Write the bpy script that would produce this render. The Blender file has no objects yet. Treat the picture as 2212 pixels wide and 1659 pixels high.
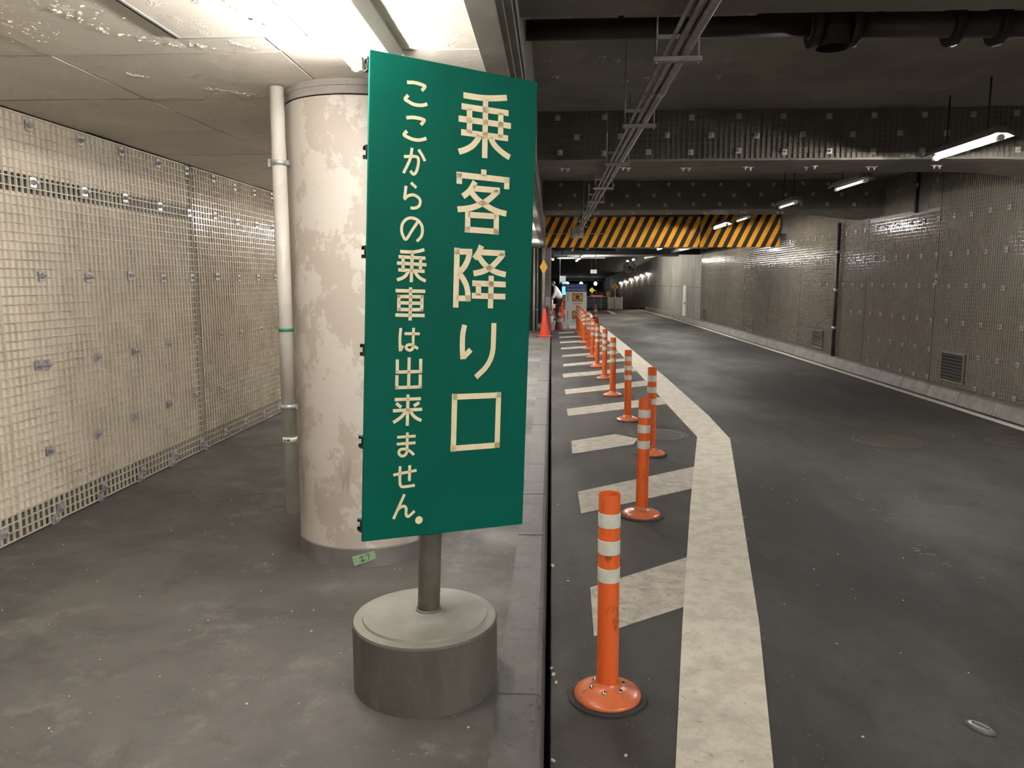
import bpy, bmesh, math, random
from mathutils import Vector, Matrix, Euler

random.seed(7)
scene = bpy.context.scene
COL = scene.collection
PI = math.pi

# ------------------------------------------------------------------ camera
cam_data = bpy.data.cameras.new('camera')
cam = bpy.data.objects.new('camera', cam_data)
COL.objects.link(cam)
cam_data.sensor_fit = 'HORIZONTAL'
cam_data.sensor_width = 36.0
cam_data.lens = 36.0 * 1660.0 / 2212.0
cam_data.clip_start = 0.05
cam_data.clip_end = 300
cam.location = (0, 0, 1.58)
cam.rotation_euler = (math.radians(90 - 7.702), 0, math.radians(2.905))
scene.camera = cam

# ------------------------------------------------------------------ world, exposure
world = bpy.data.worlds.new('world')
scene.world = world
world.use_nodes = True
world.node_tree.nodes['Background'].inputs[0].default_value = (0.6, 0.65, 0.7, 1)
world.node_tree.nodes['Background'].inputs[1].default_value = 0.02
scene.view_settings.view_transform = 'Standard'
scene.view_settings.look = 'None'
scene.view_settings.gamma = 1.0
scene.view_settings.exposure = 2.3
scene.view_settings.use_curve_mapping = False
scene.cycles.use_denoising = True
scene.cycles.max_bounces = 6
scene.cycles.diffuse_bounces = 4
scene.cycles.glossy_bounces = 3
scene.cycles.use_adaptive_sampling = True
scene.cycles.adaptive_threshold = 0.06
scene.cycles.adaptive_min_samples = 16
scene.cycles.use_light_tree = False
scene.cycles.sample_clamp_indirect = 4.0

WALK_TUBE = 62.0      # emission of the fluorescent tubes over the walkway
ROAD_TUBE = 120.0      # emission of the lit tubes over the road
DIM_TUBE = 0.15        # faint emission of the dim tubes over the road
FAR_TUBE = 110.0
REAR_TUBE = 250.0     # emission of the tubes over the road behind the viewer
WALK_REAR = 130.0
WALK_MID = 34.0      # weaker tube hidden behind the green sign     # walkway tubes out of view

# ------------------------------------------------------------------ materials
def new_mat(name):
    m = bpy.data.materials.new(name)
    m.use_nodes = True
    nt = m.node_tree
    return m, nt, nt.nodes['Principled BSDF']

def plain(name, col, rough=0.6, metal=0.0, spec=0.5, emit=0.0, ecol=None):
    m, nt, b = new_mat(name)
    b.inputs['Base Color'].default_value = (*col, 1)
    b.inputs['Roughness'].default_value = rough
    b.inputs['Metallic'].default_value = metal
    b.inputs['Specular IOR Level'].default_value = spec
    if emit:
        b.inputs['Emission Color'].default_value = (*(ecol or col), 1)
        b.inputs['Emission Strength'].default_value = emit
    return m

class NT:
    """small helper to chain procedural nodes"""
    def __init__(s, nt):
        s.nt = nt
        s.pos = nt.nodes.new('ShaderNodeNewGeometry').outputs['Position']
    def node(s, t, **kw):
        n = s.nt.nodes.new(t)
        for k, v in kw.items():
            setattr(n, k, v)
        return n
    def link(s, a, b):
        s.nt.links.new(a, b)
    def scaled(s, sx, sy, sz, src=None):
        n = s.node('ShaderNodeVectorMath', operation='MULTIPLY')
        s.link(src or s.pos, n.inputs[0]); n.inputs[1].default_value = (sx, sy, sz)
        return n.outputs[0]
    def noise(s, scale, detail=4, rough=0.6, vec=None, dist=0.0):
        n = s.node('ShaderNodeTexNoise')
        n.inputs['Scale'].default_value = scale
        n.inputs['Detail'].default_value = detail
        n.inputs['Roughness'].default_value = rough
        n.inputs['Distortion'].default_value = dist
        s.link(vec or s.pos, n.inputs['Vector'])
        return n.outputs['Fac']
    def ramp(s, fac, lo, hi, a=0.0, b=1.0):
        n = s.node('ShaderNodeMapRange')
        n.interpolation_type = 'SMOOTHSTEP'
        s.link(fac, n.inputs[0])
        n.inputs[1].default_value = lo; n.inputs[2].default_value = hi
        n.inputs[3].default_value = a; n.inputs[4].default_value = b
        return n.outputs[0]
    def mix(s, fac, a, b):
        n = s.node('ShaderNodeMix', data_type='RGBA')
        if isinstance(fac, float): n.inputs[0].default_value = fac
        else: s.link(fac, n.inputs[0])
        for sock, v in ((n.inputs[6], a), (n.inputs[7], b)):
            if isinstance(v, tuple): sock.default_value = (*v, 1)
            else: s.link(v, sock)
        return n.outputs[2]
    def mul(s, a, b):
        n = s.node('ShaderNodeMath', operation='MULTIPLY')
        for i, v in enumerate((a, b)):
            if isinstance(v, (int, float)): n.inputs[i].default_value = v
            else: s.link(v, n.inputs[i])
        return n.outputs[0]
    def bump(s, h, strength, dist, bsdf):
        n = s.node('ShaderNodeBump')
        n.inputs['Strength'].default_value = strength
        n.inputs['Distance'].default_value = dist
        s.link(h, n.inputs['Height'])
        s.link(n.outputs[0], bsdf.inputs['Normal'])

def mottled(name, a, b, scale=3.0, lo=.35, hi=.65, rough=.7, bump=.0, bscale=40, bdist=.004, c=None, cscale=60, clo=.66, chi=.72, spec=.5, metal=0., stretch=None, r2=None):
    """two-tone noise, optional speckle colour c, fine bump"""
    m, nt, bs = new_mat(name)
    t = NT(nt)
    vec = t.scaled(*stretch) if stretch else None
    n1 = t.noise(scale, 5, .62, vec)
    col = t.mix(t.ramp(n1, lo, hi), a, b)
    if c:
        n2 = t.noise(cscale, 2, .5)
        col = t.mix(t.ramp(n2, clo, chi), col, c)
    t.link(col, bs.inputs['Base Color'])
    bs.inputs['Roughness'].default_value = rough
    if r2 is not None:
        t.link(t.ramp(n1, lo, hi, rough, r2), bs.inputs['Roughness'])
    bs.inputs['Specular IOR Level'].default_value = spec
    bs.inputs['Metallic'].default_value = metal
    if bump:
        t.bump(t.noise(bscale, 4, .6), bump, bdist, bs)
    return m

M = {}
def asphalt():
    m, nt, bs = new_mat('road asphalt'); t = NT(nt)
    big = t.noise(.7, 4, .6, t.scaled(1, .45, 1))
    fine = t.noise(9, 4, .7)
    col = t.mix(t.ramp(big, .36, .66), (.027, .0245, .0215), (.053, .0485, .0435))
    col = t.mix(t.ramp(fine, .48, .68, 0, .6), col, (.027, .025, .023))
    st = t.noise(1.7, 5, .68, t.scaled(1, .6, 1), 1.0)
    col = t.mix(t.ramp(st, .56, .68, 0, .7), col, (.024, .022, .021))
    wear = t.noise(3.2, 5, .7, t.scaled(1, .8, 1), 1.2)
    col = t.mix(t.ramp(wear, .62, .74, 0, .45), col, (.085, .08, .075))
    sp = t.noise(75, 1, .5)
    col = t.mix(t.ramp(sp, .73, .77), col, (.17, .158, .14))
    t.link(col, bs.inputs['Base Color'])
    t.link(t.ramp(big, .3, .7, .8, .58), bs.inputs['Roughness'])
    t.bump(t.noise(160, 3, .6), .35, .004, bs)
    return m
M['asphalt'] = asphalt()
def walk():
    m, nt, bs = new_mat('walkway concrete'); t = NT(nt)
    big = t.noise(1.0, 6, .66, t.scaled(.8, 1.1, 1), .3)
    col = t.mix(t.ramp(big, .38, .66), (.085, .079, .072), (.132, .125, .115))
    mid = t.noise(4.5, 5, .7)
    col = t.mix(t.ramp(mid, .54, .68, 0, .6), col, (.20, .192, .18))
    st = t.noise(2.3, 6, .7, t.scaled(1.1, 1, 1), .5)
    col = t.mix(t.ramp(st, .54, .66, 0, .7), col, (.078, .072, .066))
    cl = t.noise(16, 5, .75, None, .8)
    col = t.mix(t.ramp(cl, .56, .70, 0, .35), col, (.072, .067, .062))
    sp = t.noise(70, 1, .5)
    col = t.mix(t.ramp(sp, .77, .80), col, (.34, .33, .31))
    t.link(col, bs.inputs['Base Color'])
    t.link(t.ramp(big, .3, .7, .70, .5), bs.inputs['Roughness'])
    t.bump(t.noise(120, 3, .6), .2, .003, bs)
    return m
M['walk'] = walk()
def paint_white():
    m, nt, bs = new_mat('worn road paint'); t = NT(nt)
    n = t.noise(9, 6, .75, None, .2)
    col = t.mix(t.ramp(n, .40, .62), (.66, .61, .51), (.52, .48, .40))
    d = t.noise(30, 4, .7)
    col = t.mix(t.ramp(d, .60, .74, 0, .8), col, (.20, .185, .155))
    t.link(col, bs.inputs['Base Color'])
    bs.inputs['Roughness'].default_value = .62
    t.bump(t.noise(140, 3, .6), .25, .003, bs)
    return m
M['paint'] = paint_white()
def paint_dirty():
    m, nt, bs = new_mat('dirty road paint'); t = NT(nt)
    n = t.noise(9, 6, .72, None, .4)
    col = t.mix(t.ramp(n, .38, .64), (.50, .46, .385), (.34, .31, .26))
    d = t.noise(24, 5, .7)
    col = t.mix(t.ramp(d, .54, .70, 0, .75), col, (.17, .158, .135))
    t.link(col, bs.inputs['Base Color']); bs.inputs['Roughness'].default_value = .65
    return m
M['paint_dirty'] = paint_dirty()
M['kerb'] = mottled('kerb stone', (.080, .076, .071), (.130, .124, .115), 7, .35, .7, .5, .15, 90, .003, (.055, .052, .048), 26, .60, .70, r2=.62)
M['kerbconc'] = mottled('old kerb concrete', (.115, .108, .097), (.19, .18, .162), 5, .35, .7, .6, .2, 60, .004, (.10, .095, .085), 14, .6, .72)
M['gap'] = plain('dark gap', (.012, .011, .010), .9)  # near-black for the gutter, joint gaps, grooves, vents and slot sides
M['conc_dark'] = mottled('grey concrete', (.15, .142, .115), (.22, .208, .17), 2.5, .35, .65, .75, .2, 30, .004)
def board(name, base, light, dark, lf=.5):
    """coated wall board: tint varies from grating cell to grating cell (50 mm)"""
    m, nt, bs = new_mat(name); t = NT(nt)
    sc = t.scaled(20, 20, 20)
    fl = t.node('ShaderNodeVectorMath', operation='FLOOR'); t.link(sc, fl.inputs[0])
    wn = t.node('ShaderNodeTexWhiteNoise', noise_dimensions='3D'); t.link(fl.outputs[0], wn.inputs['Vector'])
    patch = t.noise(.9, 4, .6)
    k = t.mul(t.ramp(wn.outputs['Value'], .60, .95), t.ramp(patch, .42, .62))
    col = t.mix(t.mul(k, lf), base, light)
    k2 = t.mul(t.ramp(wn.outputs['Value'], .30, .02), t.ramp(t.noise(1.4, 3, .6), .40, .60))
    col = t.mix(t.mul(k2, .38), col, dark)
    st = t.noise(1.3, 5, .62, t.scaled(2.2, 2.2, .6))
    col = t.mix(t.ramp(st, .55, .75, 0, .35), col, dark)
    t.link(col, bs.inputs['Base Color'])
    bs.inputs['Roughness'].default_value = .5
    return m
M['board'] = board('beige wall board', (.73, .645, .53), (.86, .80, .70), (.52, .44, .34))
M['board_r'] = board('dimmed wall board', (.142, .126, .101), (.178, .160, .130), (.098, .085, .068), .4)  # same beige as the left wall, darkened to paint in the dimmer light
M['frp'] = mottled('resin grating', (.62, .56, .465), (.50, .445, .36), 4, .4, .65, .42, spec=.5)
M['frp_g'] = mottled('glossy resin grating', (.52, .47, .39), (.42, .37, .29), 4, .4, .65, .2, spec=.7)
M['frp_r'] = mottled('dimmed resin grating', (.19, .171, .14), (.145, .129, .104), 3, .4, .65, .14, spec=1.0)  # grating resin toned down to carry the right wall's dim light
M['frp_d'] = mottled('dark resin grating', (.175, .16, .136), (.13, .119, .10), 3, .4, .65, .8, spec=.1)  # darker grating tone for the cross beams
M['galv'] = mottled('galvanised steel', (.50, .485, .495), (.36, .345, .355), 40, .4, .6, .34, metal=.45)
M['galv_dull'] = mottled('dull galvanised steel', (.33, .315, .285), (.25, .235, .212), 40, .4, .6, .35, metal=.2)  # duller, less metallic tone for the right wall anchors
def ceiling_mat():
    m, nt, bs = new_mat('flaking ceiling paint'); t = NT(nt)
    big = t.noise(1.5, 5, .62, None, .8)
    col = t.mix(t.ramp(big, .35, .68), (.68, .63, .55), (.78, .73, .645))
    s = t.noise(3.4, 6, .7, None, 1.3)
    col = t.mix(t.ramp(s, .58, .70, 0, .35), col, (.40, .35, .28))
    t.link(col, bs.inputs['Base Color'])
    bs.inputs['Roughness'].default_value = .6
    h = t.noise(5.5, 6, .72, None, 1.6)
    t.bump(t.ramp(h, .52, .66), .45, .006, bs)
    return m
M['ceil'] = ceiling_mat()
M['flake'] = plain('paint flake', (.72, .68, .58), .6)
def column_mat():
    m, nt, bs = new_mat('patched column paint'); t = NT(nt)
    n = t.noise(3.2, 8, .72, t.scaled(1, 1, .8), .05)
    col = t.mix(t.ramp(n, .49, .525), (.46, .40, .345), (.58, .53, .475))
    g = t.noise(9, 5, .7, t.scaled(1, 1, .35), 1.0)
    col = t.mix(t.ramp(g, .63, .74, 0, .5), col, (.42, .35, .27))
    z = t.node('ShaderNodeSeparateXYZ'); t.link(t.pos, z.inputs[0])
    sc = t.noise(5, 5, .7, t.scaled(1, 1, .25), .4)
    low = t.mul(t.ramp(z.outputs[2], .95, .55), t.ramp(sc, .60, .68))
    col = t.mix(t.mul(low, .6), col, (.22, .20, .18))
    t.link(col, bs.inputs['Base Color'])
    bs.inputs['Roughness'].default_value = .5
    t.bump(n, .2, .004, bs)
    return m
M['column'] = column_mat()
M['skirt'] = mottled('grey skirting paint', (.155, .140, .135), (.20, .185, .178), 6, .4, .65, .6, .15, 40, .003, (.34, .32, .30), 22, .74, .80)
M['fascia'] = mottled('fascia render', (.17, .155, .135), (.22, .205, .18), 3, .4, .65, .65, .1, 40)
M['slab'] = mottled('dark slab', (.17, .156, .134), (.235, .217, .187), 1.4, .35, .65, .85, .35, 22, .01)  # dark even tone of the slab over the road
M['beam'] = mottled('dark beam', (.14, .128, .11), (.19, .175, .15), 1.8, .35, .65, .8, .2, 22, .006)  # dark tone of the cross beam webs
M['soffit'] = mottled('beam soffit', (.13, .118, .096), (.17, .155, .128), 3, .35, .65, .7, .15, 30, .004)
M['black'] = plain('black steel', (.016, .014, .014), .55)
M['pipe_dark'] = mottled('dark red pipe', (.030, .022, .020), (.045, .033, .030), 4, .4, .6, .5)
M['conduit'] = mottled('grey conduit', (.20, .19, .17), (.26, .25, .225), 8, .4, .6, .5)
M['pvc'] = mottled('drain pipe', (.56, .535, .48), (.47, .44, .385), 5, .4, .7, .4)
M['green'] = mottled('sign green', (.0, .108, .074), (.0, .098, .067), 2, .4, .6, .6, spec=.10)
M['cream'] = mottled('sign lettering', (.88, .745, .475), (.82, .69, .44), 30, .4, .6, .45)
M['signpole'] = mottled('painted steel pole', (.135, .130, .105), (.17, .165, .135), 9, .4, .65, .5)
def drum_mat():
    m, nt, bs = new_mat('cast concrete drum'); t = NT(nt)
    n = t.noise(4, 6, .65, t.scaled(1, 1, .35), .8)
    col = t.mix(t.ramp(n, .35, .68), (.070, .065, .055), (.105, .098, .085))
    s = t.noise(10, 6, .75, t.scaled(1, 1, .3), .4)
    col = t.mix(t.ramp(s, .54, .70, 0, .8), col, (.15, .14, .12))
    t.link(col, bs.inputs['Base Color'])
    bs.inputs['Roughness'].default_value = .65
    t.bump(t.noise(60, 4, .6), .2, .004, bs)
    return m
M['drum'] = drum_mat()
M['drumtop'] = mottled('lighter drum top', (.225, .215, .19), (.28, .27, .24), 5, .35, .65, .6, .1, 50, .003)  # drum cap toned lighter than the drum side
def orange_mat():
    m, nt, bs = new_mat('orange urethane'); t = NT(nt)
    n = t.noise(22, 5, .7, t.scaled(1, 1, .45), .8)
    col = t.mix(t.ramp(n, .57, .70, 0, .8), (.74, .125, .022), (.16, .042, .02))
    k = t.noise(5, 3, .6)
    col = t.mix(t.ramp(k, .5, .8, 0, .3), col, (.48, .10, .03))
    t.link(col, bs.inputs['Base Color'])
    bs.inputs['Roughness'].default_value = .4
    return m
M['orange'] = orange_mat()
M['orange_base'] = mottled('scuffed orange base', (.66, .15, .045), (.52, .155, .075), 11, .35, .65, .3, .0, c=(.10, .055, .035), cscale=26, clo=.64, chi=.74)
M['band'] = mottled('white reflective band', (.62, .62, .55), (.55, .55, .48), 30, .4, .7, .3, c=(.36, .34, .28), cscale=45, clo=.70, chi=.80)
M['rubber'] = plain('black rubber', (.028, .027, .026), .7)
M['bolt'] = plain('bright bolt', (.75, .74, .70), .18, 1.0)
M['cone'] = plain('red cone', (.62, .055, .030), .45)
M['cone_dark'] = plain('dark red cone', (.17, .022, .018), .55)
M['yellow'] = mottled('hazard yellow', (.62, .275, .018), (.50, .215, .016), 5, .4, .7, .75, spec=.15)
M['hblack'] = plain('hazard black', (.018, .017, .018), .75, spec=.2)
M['lamp_white'] = plain('lamp enamel', (.72, .70, .64), .4)
M['lamp_grey'] = plain('lamp housing', (.10, .098, .092), .5)
M['tube_walk'] = plain('lit tube walkway', (1, 1, 1), .5, emit=WALK_TUBE, ecol=(1.0, .955, .895))
M['tube_rear'] = plain('lit tube rear', (1, 1, 1), .5, emit=REAR_TUBE, ecol=(1.0, .965, .91))
M['tube_wrear'] = plain('lit tube walkway rear', (1, 1, 1), .5, emit=WALK_REAR, ecol=(1.0, .955, .895))
M['bulkhead'] = plain('bulkhead glow', (1, 1, 1), .5, emit=24.0, ecol=(1.0, .90, .72))
M['globe'] = plain('globe glow', (1, 1, 1), .5, emit=3.0, ecol=(.93, .96, 1.0))
M['tube_mid'] = plain('lit tube walkway mid', (1, 1, 1), .5, emit=WALK_MID, ecol=(1.0, .955, .895))
M['tube_road'] = plain('lit tube road', (1, 1, 1), .5, emit=ROAD_TUBE, ecol=(1.0, .97, .915))
M['tube_dim'] = plain('dim tube', (.8, .8, .78), .3, emit=DIM_TUBE, ecol=(1.0, .96, .9))
M['tube_far'] = plain('far lamp', (1, 1, 1), .5, emit=FAR_TUBE, ecol=(1.0, .93, .80))
M['tube_cool'] = plain('cool lamp', (1, 1, 1), .5, emit=FAR_TUBE, ecol=(.85, .92, 1.0))
M['white'] = plain('white board', (.62, .62, .60), .5)
M['grey'] = plain('grey metal', (.25, .25, .25), .5, .2)
M['lgrey'] = plain('light grey panel', (.40, .40, .38), .55)
M['blue'] = plain('sign blue', (.012, .045, .20), .45)
M['picto'] = plain('pictogram amber', (.72, .36, .05), .45)
M['brown'] = plain('pictogram brown', (.16, .030, .012), .5)
M['pblack'] = plain('print black', (.02, .014, .012), .6)
M['pgrey'] = plain('print grey', (.16, .16, .19), .6)
M['tape'] = mottled('green masking tape', (.22, .36, .20), (.27, .41, .25), 30, .4, .65, .6)
M['ink'] = plain('marker ink', (.03, .06, .035), .6)
M['gtape'] = plain('green band tape', (.02, .20, .13), .4)
M['wlabel'] = plain('white label', (.70, .69, .64), .5)
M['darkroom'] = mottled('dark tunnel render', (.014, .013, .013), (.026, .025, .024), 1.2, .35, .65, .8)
M['collar'] = mottled('column collar paint', (.36, .325, .295), (.30, .27, .245), 5, .4, .6, .55)
M['wall_far'] = mottled('far wall panels', (.25, .24, .222), (.19, .182, .168), 1.2, .35, .65, .6, spec=.3)
M['skin'] = plain('skin', (.42, .25, .17), .5)
M['shirt'] = plain('white shirt', (.72, .73, .76), .7)
M['trousers'] = plain('black trousers', (.014, .014, .018), .8)
M['hair'] = plain('black hair', (.012, .011, .010), .5)
M['glass_dark'] = plain('dark glazing', (.030, .048, .050), .12, spec=.8)
M['red_lit'] = plain('lit red tail lamps', (.8, .05, .07), .4, emit=.5, ecol=(1.0, .08, .14))
M['blue_lit'] = plain('lit blue sign', (.1, .3, .8), .4, emit=.35, ecol=(.10, .38, 1.0))
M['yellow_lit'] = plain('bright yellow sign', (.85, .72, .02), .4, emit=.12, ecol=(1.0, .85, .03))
M['amber'] = plain('amber sign', (.72, .36, .03), .4)
M['red'] = plain('barrier red', (.55, .04, .05), .5)
M['scrap'] = mottled('worn paint scrap', (.15, .142, .128), (.10, .094, .085), 30, .4, .6, .7)
M['band_dull'] = plain('dull white band', (.26, .24, .21), .6)  # duller white for the bands on the dark red cones
M['pebble'] = plain('pale grit', (.55, .52, .46), .7)
M['iron'] = mottled('cast iron cover', (.050, .042, .034), (.072, .062, .052), 12, .4, .65, .55, .3, 60, .004)
M['stud'] = mottled('pale road stud', (.17, .17, .16), (.11, .108, .10), 40, .35, .65, .35)
M['vent'] = plain('vent metal', (.024, .022, .020), .7, .0)
M['galv_light'] = plain('pale washer plate', (.46, .435, .39), .5, .1)
M['seam'] = plain('dark joint', (.02, .018, .016), .8)
M['slot'] = plain('slot backing', (.055, .054, .060), .6)

# ------------------------------------------------------------------ mesh helpers
class MB:
    def __init__(s):
        s.v, s.f, s.sm = [], [], []
    def add(s, vs, fs, smooth=False):
        o = len(s.v)
        s.v += [tuple(x) for x in vs]
        s.f += [tuple(i + o for i in f) for f in fs]
        s.sm += [smooth] * len(fs)
        return s
    def box(s, x0, x1, y0, y1, z0, z1):
        vs = [(x, y, z) for z in (z0, z1) for y in (y0, y1) for x in (x0, x1)]
        return s.add(vs, [(0, 2, 3, 1), (4, 5, 7, 6), (0, 1, 5, 4), (2, 6, 7, 3), (0, 4, 6, 2), (1, 3, 7, 5)])
    def obox(s, c, ax, ay, az):
        """box centred at c with half-axis vectors"""
        c, ax, ay, az = map(Vector, (c, ax, ay, az))
        vs = [c + ax * i + ay * j + az * k for k in (-1, 1) for j in (-1, 1) for i in (-1, 1)]
        return s.add(vs, [(0, 2, 3, 1), (4, 5, 7, 6), (0, 1, 5, 4), (2, 6, 7, 3), (0, 4, 6, 2), (1, 3, 7, 5)])
    def prism(s, poly, z0, z1):
        n = len(poly)
        vs = [(x, y, z0) for x, y in poly] + [(x, y, z1) for x, y in poly]
        fs = [tuple(range(n - 1, -1, -1)), tuple(range(n, 2 * n))]
        fs += [(i, (i + 1) % n, n + (i + 1) % n, n + i) for i in range(n)]
        return s.add(vs, fs)
    def tube(s, pts, rads, seg=12, caps=True, smooth=True):
        pts = [Vector(p) for p in pts]
        if not isinstance(rads, (list, tuple)): rads = [rads] * len(pts)
        o = len(s.v); n = len(pts)
        d0 = (pts[1] - pts[0]).normalized()
        ref = Vector((0, 0, 1)) if abs(d0.z) < .9 else Vector((1, 0, 0))
        a = d0.cross(ref).normalized()
        for i, p in enumerate(pts):
            d = (pts[min(i + 1, n - 1)] - pts[max(i - 1, 0)]).normalized()
            a = (a - d * a.dot(d)).normalized(); b = d.cross(a)
            for k in range(seg):
                t = 2 * PI * k / seg
                s.v.append(tuple(p + (a * math.cos(t) + b * math.sin(t)) * rads[i]))
        for i in range(n - 1):
            for k in range(seg):
                k2 = (k + 1) % seg
                s.f.append((o + i * seg + k, o + i * seg + k2, o + (i + 1) * seg + k2, o + (i + 1) * seg + k)); s.sm.append(smooth)
        if caps:
            s.f.append(tuple(o + k for k in range(seg - 1, -1, -1))); s.sm.append(False)
            s.f.append(tuple(o + (n - 1) * seg + k for k in range(seg))); s.sm.append(False)
        return s
    def lathe(s, prof, seg=32, c=(0, 0, 0), smooth=True, close=False):
        """profile of (r, z) swept about z; sharp profile corners are split"""
        n = len(prof); o = len(s.v)
        for i in range(n - 1):
            o = len(s.v)
            for r, z in (prof[i], prof[i + 1]):
                for k in range(seg):
                    t = 2 * PI * k / seg
                    s.v.append((c[0] + r * math.cos(t), c[1] + r * math.sin(t), c[2] + z))
            for k in range(seg):
                k2 = (k + 1) % seg
                s.f.append((o + k, o + k2, o + seg + k2, o + seg + k)); s.sm.append(smooth)
        return s
    def dome(s, c, r, h, up=(0, 0, 1), seg=10, rings=4):
        """low dome (bolt head)"""
        up = Vector(up).normalized(); a = up.orthogonal().normalized(); b = up.cross(a); c = Vector(c)
        o = len(s.v)
        for i in range(rings):
            t = PI / 2 * i / rings
            for k in range(seg):
                q = 2 * PI * k / seg
                s.v.append(tuple(c + (a * math.cos(q) + b * math.sin(q)) * r * math.cos(t) + up * h * math.sin(t)))
        s.v.append(tuple(c + up * h))
        for i in range(rings - 1):
            for k in range(seg):
                k2 = (k + 1) % seg
                s.f.append((o + i * seg + k, o + i * seg + k2, o + (i + 1) * seg + k2, o + (i + 1) * seg + k)); s.sm.append(True)
        for k in range(seg):
            s.f.append((o + (rings - 1) * seg + k, o + (rings - 1) * seg + (k + 1) % seg, o + rings * seg)); s.sm.append(True)
        return s
    def mesh(s, name, mat):
        me = bpy.data.meshes.new(name)
        me.from_pydata(s.v, [], s.f)
        me.polygons.foreach_set('use_smooth', s.sm)
        if mat: me.materials.append(M[mat])
        me.update()
        return me
    def build(s, name, mat, parent=None, loc=None, rot=None):
        return link(name, s.mesh(name, mat), parent, loc, rot)

def link(name, me, parent=None, loc=None, rot=None):
    o = bpy.data.objects.new(name, me)
    COL.objects.link(o)
    if parent: o.parent = parent
    if loc: o.location = loc
    if rot: o.rotation_euler = rot
    return o
def tag(o, label=None, cat=None, group=None, kind=None):
    if label: o['label'] = label
    if cat: o['category'] = cat
    if group: o['group'] = group
    if kind: o['kind'] = kind
    return o
def thing(name, label, cat, loc=(0, 0, 0), rot=None, group=None, kind=None):
    o = link(name, None, None, loc, rot)
    o.empty_display_size = .1
    return tag(o, label, cat, group, kind)
def copy_tree(o, parent=None):
    c = o.copy(); COL.objects.link(c)
    if parent: c.parent = parent
    for ch in o.children: copy_tree(ch, c)
    return c
def bevel(o, w, seg=2, angle=40):
    b = o.modifiers.new('Bevel', 'BEVEL'); b.width = w; b.segments = seg; b.limit_method = 'ANGLE'; b.angle_limit = math.radians(angle)
    return o
def catmull(p, per=6):
    q = [Vector((*a, 0)) for a in p]
    q = [q[0] * 2 - q[1]] + q + [q[-1] * 2 - q[-2]]
    out = []
    for i in range(1, len(q) - 2):
        for k in range(per):
            t = k / per
            a, b, c, d = q[i - 1], q[i], q[i + 1], q[i + 2]
            out.append(.5 * ((2 * b) + (c - a) * t + (2 * a - 5 * b + 4 * c - d) * t * t + (3 * b - a - 3 * c + d) * t ** 3))
    out.append(q[-2])
    return [(v.x, v.y) for v in out]
def ribbon(mb, pts, w, y0, y1):
    """flat stroke of width w in the local x-z plane, from y0 (front) to y1"""
    P = [Vector((a, b)) for a, b in pts]; n = len(P)
    L, R = [], []
    for i in range(n):
        d0 = (P[i] - P[i - 1]).normalized() if i > 0 else None
        d1 = (P[i + 1] - P[i]).normalized() if i < n - 1 else None
        if d0 is None: d = d1; k = 1
        elif d1 is None: d = d0; k = 1
        else:
            d = (d0 + d1)
            d = d.normalized() if d.length > 1e-4 else d0
            k = 1 / max(.55, d.dot(d1))
        nrm = Vector((-d.y, d.x)) * w / 2 * k
        L.append(P[i] + nrm); R.append(P[i] - nrm)
    vs = []
    for i in range(n):
        vs += [(L[i].x, y0, L[i].y), (R[i].x, y0, R[i].y), (L[i].x, y1, L[i].y), (R[i].x, y1, R[i].y)]
    fs = []
    for i in range(n - 1):
        a, b = 4 * i, 4 * i + 4
        fs += [(a, a + 1, b + 1, b), (a, b, b + 2, a + 2), (a + 1, a + 3, b + 3, b + 1)]
    fs += [(0, 2, 3, 1), (4 * n - 4, 4 * n - 3, 4 * n - 1, 4 * n - 2)]
    mb.add(vs, fs)
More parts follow.
